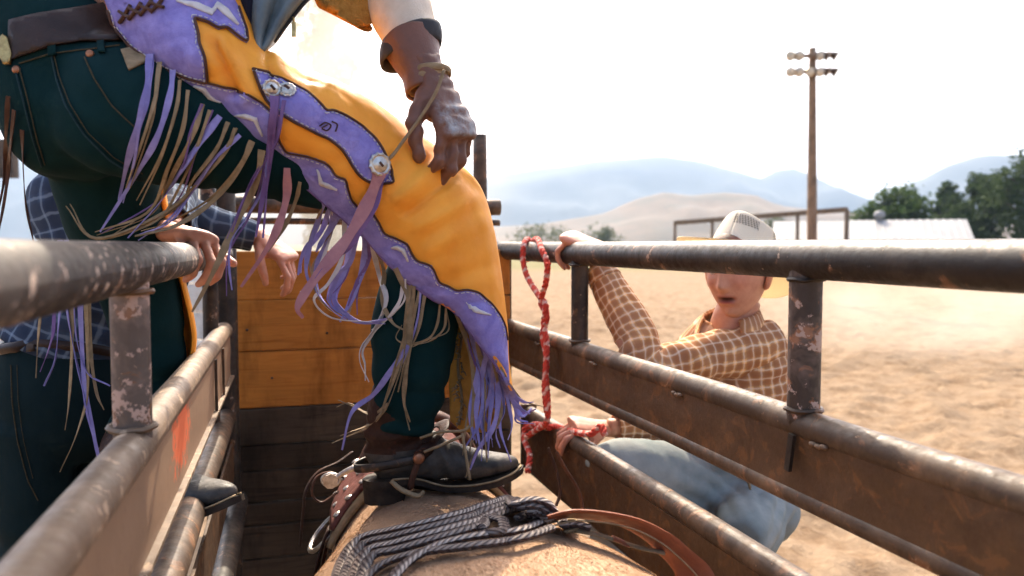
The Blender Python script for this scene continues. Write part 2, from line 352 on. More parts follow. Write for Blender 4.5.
class MB:
    def __init__(s): s.v = []; s.f = []; s.uv = []
    def add(s, v, f, uv=None):
        k = len(s.v); s.v += [tuple(x) for x in v]; s.f += [tuple(i + k for i in q) for q in f]
        s.uv += [tuple(x) for x in uv] if uv is not None else [(0, 0)] * len(v); return s
    def build(s, name, mat, parent=None, smooth=True, sharp=None): return mk(name, s.v, s.f, mat, parent, smooth, s.uv, sharp=sharp)
def box_vf(c, sx, sy, sz, mat3=None):
    c = Vector(c); m = mat3 or Matrix.Identity(3); v = []
    for x in (-1, 1):
        for y in (-1, 1):
            for z in (-1, 1): v.append(c + m @ Vector((x * sx / 2, y * sy / 2, z * sz / 2)))
    return v, [(0, 1, 3, 2), (4, 6, 7, 5), (0, 4, 5, 1), (2, 3, 7, 6), (0, 2, 6, 4), (1, 5, 7, 3)]
def bar_vf(a, b, wd, ht, ref=Vector((0, 0, 1))):
    a, b = Vector(a), Vector(b); d = (b - a); L = d.length; x = d.normalized(); y = ref.cross(x).normalized(); z = x.cross(y)
    m = Matrix((x, y, z)).transposed(); return box_vf((a + b) / 2, L, wd, ht, m)
def cr(pts, n):
    """Catmull-Rom resample of an (k,d) array to n rows"""
    p = np.asarray(pts, dtype=np.float64); k = len(p)
    if k == 2: t = np.linspace(0, 1, n)[:, None]; return p[0] * (1 - t) + p[1] * t
    q = np.vstack([2 * p[0] - p[1], p, 2 * p[-1] - p[-2]]); u = np.linspace(0, k - 1, n); i = np.minimum(u.astype(int), k - 2); t = (u - i)[:, None]
    a, b, c, d = q[i], q[i + 1], q[i + 2], q[i + 3]
    return 0.5 * ((2 * b) + (c - a) * t + (2 * a - 5 * b + 4 * c - d) * t ** 2 + (3 * b - a - 3 * c + d) * t ** 3)
def loft(stations, nr=None, seg=24, ref=(0, 0, 1), cap=True, wr=None, power=2.0):
    """stations: (centre, half width across ref side, half width along ref); returns verts, faces, uv (metres)"""
    st = np.array([[*s[0], s[1], s[2] if len(s) > 2 else s[1]] for s in stations], dtype=np.float64)
    nr = nr or max(len(st) * 4, 8); a = cr(st, nr); c = a[:, :3]; rr = np.maximum(a[:, 3:], 1e-4)
    T = np.gradient(c, axis=0); T /= np.linalg.norm(T, axis=1)[:, None] + 1e-12
    rf = np.array(ref, dtype=np.float64); Z = rf - T * (T @ rf)[:, None]; Z /= np.linalg.norm(Z, axis=1)[:, None] + 1e-12
    X = np.cross(T, Z); th = np.linspace(0, 2 * np.pi, seg + 1)
    cs, sn = np.cos(th), np.sin(th); e = 2.0 / power
    cs = np.sign(cs) * np.abs(cs) ** e; sn = np.sign(sn) * np.abs(sn) ** e
    v = c[:, None] + X[:, None] * (rr[:, 0, None] * cs)[..., None] + Z[:, None] * (rr[:, 1, None] * sn)[..., None]
    L = np.concatenate([[0], np.cumsum(np.linalg.norm(np.diff(c, axis=0), axis=1))])
    if wr is not None:
        nrm = v - c[:, None]; nrm /= np.linalg.norm(nrm, axis=2)[..., None] + 1e-12
        d = np.zeros((nr, seg + 1))
        for i in range(nr):
            for j in range(seg + 1): d[i, j] = wr(L[i], th[j % seg] if j < seg else 0.0, v[i, j])
        v = v + nrm * d[..., None]
    v[:, -1] = v[:, 0]
    rm = rr.mean()
    uv = np.stack([np.broadcast_to(th * rm, (nr, seg + 1)), np.broadcast_to(L[:, None], (nr, seg + 1))], -1)
    f = [(i * (seg + 1) + j, i * (seg + 1) + j + 1, (i + 1) * (seg + 1) + j + 1, (i + 1) * (seg + 1) + j) for i in range(nr - 1) for j in range(seg)]
    vv = v.reshape(-1, 3); uu = uv.reshape(-1, 2)
    if cap:
        k = len(vv); vv = np.vstack([vv, c[0], c[-1]]); uu = np.vstack([uu, [0, 0], [0, L[-1]]])
        f += [(k, j + 1, j) for j in range(seg)] + [(k + 1, (nr - 1) * (seg + 1) + j, (nr - 1) * (seg + 1) + j + 1) for j in range(seg)]
    return vv, f, uu
def weld(v, f, eps=1e-5):
    key = {}; m = []; nv = []
    for p in np.round(np.asarray(v) / eps).astype(np.int64).tolist():
        k = tuple(p)
        if k not in key: key[k] = len(nv); nv.append([x * eps for x in p])
        m.append(key[k])
    nf = []
    for q in f:
        g = []
        for i in q:
            if m[i] not in g: g.append(m[i])
        if len(g) > 2: nf.append(g)
    return nv, nf
def tube(pts, r, seg=12, nr=None, ref=None, cap=True):
    pts = [Vector(p) for p in pts]; d = (pts[-1] - pts[0]).normalized()
    if ref is None: ref = (0, 0, 1) if abs(d.z) < 0.8 else (0, 1, 0)
    rs = r if isinstance(r, (list, tuple)) else [r] * len(pts)
    return loft([(p, q, q) for p, q in zip(pts, rs)], nr or (2 if len(pts) == 2 else len(pts) * 5), seg, ref, cap)
def sphere(c, rx, ry=None, rz=None, n=12, m3=None):
    ry = ry or rx; rz = rz or rx; c = Vector(c); v = []; f = []; m3 = m3 or Matrix.Identity(3)
    for i in range(n + 1):
        a = math.pi * i / n
        for j in range(2 * n):
            b = math.pi * j / n; v.append(c + m3 @ Vector((rx * math.sin(a) * math.cos(b), ry * math.sin(a) * math.sin(b), rz * math.cos(a))))
    for i in range(n):
        for j in range(2 * n): f.append((i * 2 * n + j, (i + 1) * 2 * n + j, (i + 1) * 2 * n + (j + 1) % (2 * n), i * 2 * n + (j + 1) % (2 * n)))
    return weld(v, f)
def voxel(name, parts, size, mat, parent, smooth=6, wr=None, colf=None, keep=None):
    """join closed pieces into one continuous surface"""
    mb = MB()
    for p in parts:
        v, f = weld(p[0], p[1]); mb.add(v, f)
    me = bpy.data.meshes.new('tmp'); me.from_pydata(mb.v, [], mb.f); me.update()
    o = bpy.data.objects.new('tmp', me); COL.objects.link(o)
    m = o.modifiers.new('r', 'REMESH'); m.mode = 'VOXEL'; m.voxel_size = size
    if smooth: s_ = o.modifiers.new('s', 'SMOOTH'); s_.factor = 0.5; s_.iterations = smooth
    bpy.context.view_layer.update()
    e = o.evaluated_get(bpy.context.evaluated_depsgraph_get()).to_mesh()
    n = len(e.vertices); v = np.empty(n * 3); e.vertices.foreach_get('co', v); v = v.reshape(-1, 3)
    nn = np.empty(n * 3); e.vertices.foreach_get('normal', nn); nn = nn.reshape(-1, 3)
    f = [tuple(p.vertices) for p in e.polygons]
    bpy.data.objects.remove(o); bpy.data.meshes.remove(me)
    if wr is not None:
        d = np.array([wr(Vector(p), Vector(q)) for p, q in zip(v, nn)]); v = v + nn * d[:, None]
    if keep is not None:
        k, kf = keep; b = len(v); kv = np.asarray(k); v = np.vstack([v, kv]); f = f + [tuple(i + b for i in q) for q in kf]
    col = None
    if colf is not None: col = np.array([colf(p) for p in v])
    return mk(name, v, f, mat, parent, True, None, col)
def bvh_of(o):
    me = o.data; mw = o.matrix_world.copy(); off = Vector((0, 0, 0)); p = o
    while p is not None: off += p.location; p = p.parent
    return BVHTree.FromPolygons([v.co + off for v in me.vertices], [tuple(p.vertices) for p in me.polygons])
def depth(bv, px, py):
    h = bv.ray_cast(CAM, DIR(px, py)); return None if h[0] is None else (h[0] - CAM).dot(FW)
def nz(p, s=1.0): return noise.noise(Vector(p) * s)
# ================================================================== SETTING
def make_ground():
    def axis(lo, hi, near_lo, near_hi, step, grow):
        a = list(np.arange(near_lo, near_hi + 1e-6, step)); s_ = step; x = near_hi
        while x < hi: s_ *= grow; x += s_; a.append(min(x, hi))
        s_ = step; x = near_lo; b = []
        while x > lo: s_ *= grow; x -= s_; b.append(max(x, lo))
        return np.array(b[::-1] + a)
    xs = axis(-4500, 4500, -3, 13, 0.075, 1.16); ys = axis(-400, 6500, 0.5, 19, 0.075, 1.13)
    X, Y = np.meshgrid(xs, ys); Z = np.zeros_like(X)
    for i in range(X.shape[0]):
        for j in range(X.shape[1]):
            x, y = X[i, j], Y[i, j]
            if -6 < x < 40 and -2 < y < 60:
                a = noise.noise((x * 0.5, y * 0.5, 3.1)) * 0.03 + noise.noise((x * 1.9, y * 1.9, 1.3)) * 0.05
                b = noise.noise((x * 4.6, y * 4.6, 7.7)); c = noise.noise((x * 8, y * 8, 2.2)); c2_ = noise.noise((x * 6.3, y * 6.3, 12.2))
                Z[i, j] = a * 1.2 + max(0, b - 0.05) * 0.075 - max(0, -b - .2) * .08 + c * 0.028 + (max(0, c2_ - .1) * .05) - 0.03
            else: Z[i, j] = -0.03
    v = np.stack([X, Y, Z], -1).reshape(-1, 3); n = len(xs)
    f = [(i * n + j, i * n + j + 1, (i + 1) * n + j + 1, (i + 1) * n + j) for i in range(len(ys) - 1) for j in range(n - 1)]
    tag(mk('ground', v, f, 'arena_dirt'), 'dry tan dirt of the arena, churned into soft clods', kind='structure')
make_ground()

def ridge(name, prof, dist, depth_m, mat, label, seed, rough):
    """a range of hills: crest heights measured along the view, with real slopes in front and behind"""
    px = np.array([p[0] for p in prof], float); py = np.array([p[1] for p in prof], float)
    xs = np.linspace(px[0], px[-1], 150); crest = np.interp(xs, px, py); rows = 26; v = []
    for j in range(rows):
        t = (j / (rows - 1)) * 2 - 1
        for x, cy in zip(xs, crest):
            p0 = P(x, 244, dist); h = max(0.0, (EYE + (244 - cy) / FPX * dist)); p = p0 + FW.xy.to_3d().normalized() * (t * depth_m)
            k = max(0.0, 1 - abs(t) ** 1.25); nn = noise.fractal(Vector((p.x * rough, p.y * rough, seed)), 0.9, 2.0, 6)
            spur = abs(noise.noise(Vector((x * 0.035, t * 1.3, seed))))
            z = h * k * (1 - 0.35 * spur * (1 - k)) + nn * h * 0.13 * math.sin(math.pi * min(1, k)) + (nn * h * 0.025)
            v.append((p.x, p.y, z if k > 0 else -2))
    n = len(xs); f = [(i * n + j, i * n + j + 1, (i + 1) * n + j + 1, (i + 1) * n + j) for i in range(rows - 1) for j in range(n - 1)]
    tag(mk(name, v, f, mat), label, kind='structure')
ridge('mountain', [(-500, 150), (-250, 120), (-60, 148), (120, 168), (300, 185), (420, 186), (490, 177), (540, 167), (600, 160), (657, 156), (700, 162), (735, 172), (758, 179), (780, 168), (796, 168), (812, 181), (835, 194), (862, 206), (900, 222), (960, 232), (1100, 238)], 2600, 750, 'mountain_forest', 'pale blue mountain range far behind the arena', 4.2, 0.004)
ridge('mountain', [(820, 238), (880, 215), (920, 187), (950, 165), (980, 155), (1012, 155), (1060, 146), (1150, 130), (1300, 140), (1500, 170)], 2100, 650, 'mountain_forest', 'blue mountain shoulder rising behind the trees at right', 9.7, 0.004)
ridge('hill', [(380, 236), (470, 228), (540, 224), (600, 214), (636, 199), (660, 193), (690, 196), (722, 193), (748, 195), (778, 205), (830, 211), (900, 216), (1000, 226), (1200, 236)], 950, 260, 'hill_brown', 'low brown hill below the blue mountains', 2.3, 0.012)

# ------------------------------------------------------------------ trees
def tree(px, z, h, wid, label, mat='leaf_green', lobes=14, n=5200, seed=1, lean=0.0, base=0.22, leafs=0.16, group='trees beyond the arena'):
    rnd = random.Random(seed); b = P(px, 244, z); b.z = -0.05
    t = empty('tree', b, label, 'tree', group); mb = MB()
    top = b + Vector((lean * h, 0, h * 0.72)); mb.add(*tube([b, b.lerp(top, 0.4) + Vector((rnd.uniform(-.1, .1), rnd.uniform(-.1, .1), 0)), top], [h * 0.028, h * 0.02, h * 0.006], 8, 10))
    L = []
    for i in range(lobes):
        k = i / max(1, lobes - 1); zz = h * (base + (0.93 - base) * k); ww = wid * 0.5 * (math.sin(math.pi * (0.22 + 0.72 * k)) ** 0.7)
        a = rnd.uniform(0, 6.28); rr = ww * rnd.uniform(0.2, 0.72)
        c = b + Vector((math.cos(a) * rr + lean * zz, math.sin(a) * rr, zz)); s_ = wid * rnd.uniform(0.15, 0.25)
        L.append((c, s_)); st = b.lerp(top, max(0.12, min(0.95, k * 0.85)))
        mb.add(*tube([st, st.lerp(c, 0.55) + Vector((0, 0, s_ * .2)), c], [h * 0.011, h * 0.007, h * 0.003], 6, 6))
    mb.build('trunk', 'bark', t)
    v = []; f = []
    for i in range(n):
        c, s_ = L[rnd.randrange(len(L))]
        d = Vector((rnd.gauss(0, 1), rnd.gauss(0, 1), rnd.gauss(0, 1))).normalized() * (rnd.random() ** 0.45) * s_
        d.z *= 0.8; p = c + d
        if noise.noise(p * (2.2 / wid * 3)) < -0.18: continue
        q = leafs * rnd.uniform(0.5, 1.25); u = Vector((rnd.gauss(0, 1), rnd.gauss(0, 1), rnd.gauss(0, 1))).normalized(); w_ = u.orthogonal().normalized()
        k = len(v); v += [p - u * q, p + w_ * q * .6, p + u * q, p - w_ * q * .6]; f.append((k, k + 1, k + 2, k + 3))
    mk('crown', v, f, mat, t, smooth=False)
tree(893, 82, 7.2, 9.5, 'round green tree standing left of the other trees, behind the pale roof', 'leaf_green', 22, 12000, 3, leafs=.25)
tree(946, 88, 8.6, 4.6, 'narrow upright tree between the round tree and the tall dark ones', 'leaf_dark', 16, 8000, 5, leafs=.25)
tree(985, 80, 8.8, 8, 'broad dark tree behind the gable of the pale roof', 'leaf_dark', 22, 12000, 8, leafs=.25)
tree(1035, 72, 10.4, 9, 'tallest dark tree at the right edge of the picture', 'leaf_dark', 24, 14000, 11, leafs=.25)
tree(960, 76, 5.2, 7, 'low dark tree filling in under the narrow upright tree', 'leaf_dark', 14, 8000, 14, base=.1, leafs=.25)
tree(330, 46, 18, 5.6, 'tall hazy tree seen between the rider and his forearm', 'leaf_pale', 26, 9000, 21, base=.12, leafs=.2)
tree(205, 52, 13, 7.5, 'green tree behind the white boards, hidden by the rider', 'leaf_pale', 18, 6000, 23, base=.12, leafs=.2)
tree(598, 190, 5.2, 14, 'low bushy tree far behind the red rope', 'leaf_pale', 12, 2600, 31, base=.08, leafs=.34)
tree(538, 170, 4.2, 22, 'low line of pale brush beside the chaps', 'leaf_pale', 14, 2600, 33, base=.08, leafs=.34)
tree(770, 120, 5.2, 9, 'bushy tree under the long pipe frame behind the straw hat', 'leaf_pale', 12, 2600, 35, base=.08, leafs=.3)
tree(845, 130, 3.4, 12, 'low brush left of the pale roof', 'leaf_dark', 12, 2400, 37, base=.08, leafs=.3)

# ------------------------------------------------------------------ floodlight pole
def light_pole():
    z = 25.0; b = P(813, 244, z); b.z = -0.1; top = P(812.5, 48, z)
    t = empty('light_pole', b, 'brown wooden floodlight pole with two rows of lamps at its top', 'light pole')
    mk('pole', *tube([b, b.lerp(Vector((top.x, top.y, top.z)), .5), Vector((top.x, top.y, top.z))], [0.17, 0.145, 0.115], 14, 12)[:2], 'pole_wood', t)
    xr = Vector((RT.x, RT.y, 0)).normalized(); fr = Vector((FW.x, FW.y, 0)).normalized()
    for py in (56, 72):
        c = P(812.5, py, z - 0.16)
        o = mk('crossarm', *bar_vf(c - xr * 0.66, c + xr * 0.66, 0.09, 0.11), 'pole_wood', t, False)
        for k, dx in enumerate((-0.66, -0.42, -0.1, 0.2, 0.42, 0.66)):
            if py == 56 and dx == -0.1: continue
            yaw = (-0.5, -0.2, 0.1, 0.2, 0.6, 1.0)[k]
            d = (-fr * math.cos(yaw) + xr * math.sin(yaw) + Vector((0, 0, -0.45))).normalized()
            if dx > 0.3: d = (xr * 0.75 - fr * 0.3 + Vector((0, 0, -0.5))).normalized()
            p = c + xr * dx + Vector((0, 0, 0.02))
            lf = mk('floodlight', *loft([(p - d * .2, .05, .05), (p - d * .12, .07, .07), (p, .12, .12), (p + d * .08, .155, .155), (p + d * .1, .16, .16)], 12, 14, (0, 0, 1) if abs(d.z) < .9 else (1, 0, 0))[:2], 'metal_brass' if k in (0, 2) else 'pipe_worn', t)
            mk('lens', *loft([(p + d * .098, .14, .14), (p + d * .106, .135, .135)], 3, 14)[:2], 'lamp_glass', lf)
            mk('bracket', *tube([p - d * .1, c + xr * dx], 0.02, 6)[:2], 'pipe_dark', lf)
light_pole()

# ------------------------------------------------------------------ shed with pale roof, long pipe frame
def shed():
    z = 58.0
    A, B = P(806, 237, z + 9), P(962, 219.5, z)        # ridge from far left to gable end
    rf = P(884, 221, z); xr = Vector((RT.x, RT.y, 0)).normalized(); fr = Vector((FW.x, FW.y, 0)).normalized()
    ridge_h = EYE + (244 - 219.5) / FPX * z
    g = Vector((B.x, B.y, 0)); along = (-xr * 0.93 + fr * 0.36).normalized(); across = Vector((-along.y, along.x, 0))
    if across.dot(fr) > 0: across = -across
    t = empty('shed', g + along * 6, 'long shed with a pale metal gable roof below the dark trees', 'shed')
    Ln, hw, eave = 13.0, 3.6, ridge_h - 1.5
    r0, r1 = g + Vector((0, 0, ridge_h)), g + along * Ln + Vector((0, 0, ridge_h))
    for s_ in (1, -1):
        e0, e1 = g + across * hw * s_ + Vector((0, 0, eave)) - along * .3, g + along * Ln + across * hw * s_ + Vector((0, 0, eave))
        n = 26; mb = MB()
        for k in range(n):
            a0, a1 = k / n, (k + 1) / n; q0, q1 = (r0 - along * .3).lerp(r1, a0), (r0 - along * .3).lerp(r1, a1); w0, w1 = e0.lerp(e1, a0), e0.lerp(e1, a1)
            nrm = (q1 - q0).cross(w0 - q0).normalized(); nrm = nrm if nrm.z > 0 else -nrm
            mb.add([q0, q0.lerp(q1, .86), w0.lerp(w1, .86), w0], [(0, 1, 2, 3)]); mb.add([q0.lerp(q1, .86), q0.lerp(q1, .93) + nrm * .06, w0.lerp(w1, .93) + nrm * .06, w0.lerp(w1, .86)], [(0, 1, 2, 3)])
            mb.add([q0.lerp(q1, .93) + nrm * .06, q1, w1, w0.lerp(w1, .93) + nrm * .06], [(0, 1, 2, 3)])
        o = mb.build('roof', 'roof_metal', t, False); o.modifiers.new('s', 'SOLIDIFY').thickness = 0.04
    mb = MB(); a, b, c, d = g + across * (hw - .2), g - across * (hw - .2), g + along * Ln - across * (hw - .2), g + along * Ln + across * (hw - .2)
    zz = Vector((0, 0, eave - .05)); mb.add([a, b, c, d, a + zz, b + zz, c + zz, d + zz, g + Vector((0, 0, ridge_h - .12)), g + along * Ln + Vector((0, 0, ridge_h - .12))],
       [(0, 1, 5, 8, 4), (1, 2, 6, 5), (2, 3, 7, 9, 6), (3, 0, 4, 7)]); mb.build('wall', 'wall_pale', t, False)
    vt = r0.lerp(r1, .42); vo = mk('roof_vent', *loft([(vt, .2, .2), (vt + Vector((0, 0, .2)), .2, .2), (vt + Vector((0, 0, .21)), .36, .36), (vt + Vector((0, 0, .5)), .38, .38), (vt + Vector((0, 0, .68)), .22, .22), (vt + Vector((0, 0, .7)), .02, .02)], 16, 16, (1, 0, 0))[:2], 'roof_metal', t)
shed()
def pipe_frame():
    t = empty('arena_gateway', (P(770, 244, 60).x, P(770, 244, 60).y, 0), 'long brown arena gateway of beams on thin posts behind the straw hat', 'gateway')
    a, b = P(675, 223, 66), P(847, 209.5, 55)
    mk('beam', *bar_vf(a, b, .3, .34), 'pole_wood', t, False)
    for k in (0.0, 0.25, 0.5, 0.75, 1.0):
        p = a.lerp(b, k); mk('post', *tube([Vector((p.x, p.y, -0.05)), p], 0.13 if k < 1 else .16, 8)[:2], 'pole_wood', t)
    for h in (0.6, 1.2): mk('rail', *bar_vf(Vector((a.x, a.y, h)), Vector((b.x, b.y, h)), .08, .12), 'pole_wood', t, False)
pipe_frame()

# ------------------------------------------------------------------ white board fence and pipe panel at left
def board_fence():
    A, B = P(-330, 244, 8.5), P(330, 244, 8.5); A.z = B.z = 0
    t = empty('board_fence', A.lerp(B, .5), 'white horizontal board fence behind the rider and the left rail', 'fence')
    d = (B - A).normalized(); n = Vector((-d.y, d.x, 0)); h0, bh = 0.12, 0.29
    for k in range(5):
        z = h0 + .06 + k * (bh + 0.012) + bh / 2
        for s_ in range(2):
            a, b = A.lerp(B, s_ * .5 + .001), A.lerp(B, s_ * .5 + .499)
            o = mk('board', *bar_vf(a + Vector((0, 0, z)), b + Vector((0, 0, z)), .03 + .006 * (k % 2), bh), 'plank_white', t, False); bevel(o, .004)
    for k in range(5):
        p = A.lerp(B, k / 4) + n * .08; mk('post', *box_vf(p + Vector((0, 0, .8)), .1, .1, 1.62), 'beam_dark', t, False)
    z = EYE + (244 - 160) / FPX * 8.5; o = mk('cap_beam', *bar_vf(A + Vector((0, 0, z)) - n * .06, P(22, 244, 8.5) * 1.0 + Vector((0, 0, z - EYE)) - n * .06, .1, .4), 'beam_dark', t, False)
    for px in (-20, -200): q = P(px, 244, 8.5); mk('beam_post', *box_vf((q.x, q.y, z / 2), .14, .14, z), 'beam_dark', t, False)
board_fence()
def pipe_panel():
    c = P(0, 244, 5.3); c.z = 0
    t = empty('livestock_fence', c, 'white galvanised pipe panel with a rounded corner at the left edge', 'fence')
    xr = Vector((RT.x, RT.y, 0)).normalized(); dirv = (xr * .97 + Vector((FW.x, FW.y, 0)) * -.6).normalized(); e = P(9, 244, 5.3); e.z = 0
    zs = [0.18, 0.44, 0.62, 0.80, 0.98]
    for z in zs[1:-1]: mk('rail', *tube([e - dirv * 2.2 + Vector((0, 0, z)), e + Vector((0, 0, z))], .021, 8)[:2], 'galvanised', t)
    pts = [e - dirv * 2.2 + Vector((0, 0, zs[0])), e - dirv * .18 + Vector((0, 0, zs[0]))] + [e - dirv * (.18 - .18 * math.sin(a)) + Vector((0, 0, zs[0] + .18 - .18 * math.cos(a))) for a in (.3, .7, 1.1, 1.5)] + [e + Vector((0, 0, zs[-1] - .18))] + [e - dirv * (.18 - .18 * math.cos(a)) + Vector((0, 0, zs[-1] - .18 + .18 * math.sin(a))) for a in (.3, .7, 1.1, 1.5)] + [e - dirv * 2.2 + Vector((0, 0, zs[-1]))]
    mk('frame', *tube(pts, .024, 8, 60)[:2], 'galvanised', t)
    for k in (.7, 1.6): mk('brace', *tube([e - dirv * k + Vector((0, 0, zs[0])), e - dirv * k + Vector((0, 0, zs[-1]))], .018, 8)[:2], 'galvanised', t)
pipe_panel()
def litter():
    v = []; f = []; rnd = random.Random(4)
    for i in range(2600):
        q = P(rnd.uniform(-60, 130), 244, rnd.uniform(2.2, 7.5)); q.z = rnd.uniform(0.0, 0.05)
        a = rnd.uniform(0, 3.14); u = Vector((math.cos(a), math.sin(a), rnd.uniform(-.15, .25))) * rnd.uniform(.04, .13); w_ = Vector((-math.sin(a), math.cos(a), 0)) * .005
        k = len(v); v += [q - u - w_, q - u + w_, q + u + w_, q + u - w_]; f.append((k, k + 1, k + 2, k + 3))
    tag(mk('straw', v, f, 'straw_litter', None, False), 'loose yellow straw lying on the dirt left of the chute', 'straw', kind='stuff')
litter()

# ================================================================== CHUTE
YR, YL = R(17.2) - YAW, R(15.44) - YAW                 # the two sides open a little towards the far end
RD = Vector((-math.sin(YR), math.cos(YR), 0)); RO = Vector((0.79, 0, 0)); RN = Vector((RD.y, -RD.x, 0))
LD = Vector((-math.sin(YL), math.cos(YL), 0)); LO = Vector((-0.19, 0, 0)); LN_ = Vector((LD.y, -LD.x, 0))
def rpt(px, h, out=0.0): p = on_plane(px, 244, RO + RN * out, RN); p.z = h; return p
def lpt(px, h, out=0.0): p = on_plane(px, 244, LO + LN_ * out, LN_); p.z = h; return p
def rl(y, h, out=0.0): p = RO + RD * y + RN * out; p.z = h; return p
def ll(y, h, out=0.0): p = LO + LD * y + LN_ * out; p.z = h; return p
def pipe(name, a, b, r, mat, parent, n=10, bow=0.0015, seg=20):
    a, b = Vector(a), Vector(b); pts = []
    for i in range(n):
        k = i / (n - 1); p = a.lerp(b, k); s_ = hash(name) % 7
        pts.append(p + Vector((noise.noise(p * 2.0 + Vector((3, r * 90, 0))), 0, noise.noise(p * 2.3 + Vector((9, r * 50, 5))))) * bow)
    v, f, uv = tube(pts, r, seg, n * 3); return mk(name, v, f, mat, parent, True, uv)
def weld_bead(c, r, axis, mat, parent, n=14):
    axis = Vector(axis).normalized(); u = axis.orthogonal().normalized(); w_ = axis.cross(u); pts = []
    for i in range(n + 1):
        a = 6.2832 * i / n; pts.append(Vector(c) + (u * math.cos(a) + w_ * math.sin(a)) * r + axis * random.uniform(-.0015, .0015))
    mk('weld', *loft([(p, .0038 + random.uniform(-.0008, .0012),) * 1 + (.004,) for p in pts], 28, 6, axis, False)[:2], mat, parent)
def plate(name, a, b, h, th, mat, parent, nrm, seed=0):
    """sheet steel plate, gently dented"""
    a, b = Vector(a), Vector(b); n, m = 50, 5; v = []
    for side in (0, 1):
        for i in range(n + 1):
            for j in range(m + 1):
                p = a.lerp(b, i / n) + Vector((0, 0, -h * j / m)); d = noise.noise(Vector((i * .21, j * .5, seed))) * .004 * math.sin(math.pi * j / m)
                v.append(p + nrm * (d - side * th))
    k = (n + 1) * (m + 1); f = []
    for i in range(n):
        for j in range(m):
            q = i * (m + 1) + j; f.append((q, q + 1, q + m + 2, q + m + 1)); f.append((k + q, k + q + m + 1, k + q + m + 2, k + q + 1))
    for i in range(n):
        for j in (0, m):
            q = i * (m + 1) + j; f.append((q, q + m + 1, k + q + m + 1, k + q))
    for j in range(m):
        for i in (0, n):
            q = i * (m + 1) + j; f.append((q, q + 1, k + q + 1, k + q))
    return mk(name, v, f, mat, parent, True, sharp=40)

def right_side():
    t = empty('chute_fence', (0.8, 1.3, 0), 'near right side of the chute, dark rusty pipe rails with welded brown plates', 'fence')
    y0, y1 = -0.9, rpt(499, EYE).dot(RD)
    TOP = EYE - 0.024
    pipe('top_rail', rl(y0, TOP), rl(y1, TOP), .030, 'pipe_dark', t, 24, .002, 28)
    pu, pb = EYE - 0.277, EYE - 0.381
    a = pipe('plate_rail', rl(y0, pu), rl(y1, pu), .0235, 'pipe_worn', t, 24, .003, 24)
    plate('plate', rl(y0, pu - .008, -.019), rl(y1, pu - .008, -.019), .094, .006, 'plate_brown', t, -RN, 2)
    pipe('plate_rail', rl(y0, pb - .006, -.008), rl(y1, pb - .006, -.008), .0165, 'pipe_worn', t, 24, .002, 18)
    for k, y in enumerate(np.arange(.55, y1, .42)):        # spot welds
        mb = MB()
        for s_ in range(3): c = rl(y + s_ * .012, pu - .016 - random.uniform(0, .004), -.022); mb.add(*sphere(c, .0045, .008, .004, 6))
        mb.build('weld', 'pipe_pale', t)
    for px in (580, 807, 1240):
        p0, p1 = rpt(px, pu), rpt(px, TOP); po = pipe('post', p0, p1, .0225 if px == 580 else .0245, 'post_rusty' if px != 580 else 'pipe_dark', t, 8, .001)
        weld_bead(p0 + Vector((0, 0, .024)), .026, (0, 0, 1), 'pipe_worn', po); weld_bead(p1 - Vector((0, 0, .030)), .026, (0, 0, 1), 'pipe_dark', po)
    pe = rpt(499, 0); pipe('end_post', pe + Vector((0, 0, -.05)), pe + Vector((0, 0, TOP + .03)), .027, 'post_rusty', t, 10, .001)
    # drip stain on the plate below the post, built as a thin dark bar
    for px in (796,): mk('bracket', *bar_vf(rpt(px, pu - .012, -.027), rpt(px - 4, pu - .07, -.027), .006, .012, RD), 'pipe_dark', t, False)
    # lower panel
    lu, y2 = EYE - 0.528, rpt(531, EYE).dot(RD)
    pipe('lower_rail', rl(y0, lu, -.006), rl(y2, lu, -.006), .024, 'pipe_worn', t, 24, .003, 24)
    plate('lower_plate', rl(y0, lu - .012, -.027), rl(y2, lu - .012, -.027), .15, .006, 'plate_brown', t, -RN, 9)
    pipe('lower_rail', rl(y0, lu - .17), rl(y2, lu - .17), .018, 'pipe_worn', t, 16, .002)
    mk('end_plate', *box_vf(rl(y2 + .004, lu - .07, -.01), .05, .008, .2), 'pipe_worn', t, False)
    for y in (-.6, .3): pipe('post', rl(y, -.05, .03), rl(y, lu - .02, .03), .022, 'pipe_worn', t, 8)
    for h in (EYE - 1.06, EYE - 1.4): pipe('low_rail', rl(y0, h), rl(y1, h), .024, 'pipe_worn', t, 12)
    return t
right_side()
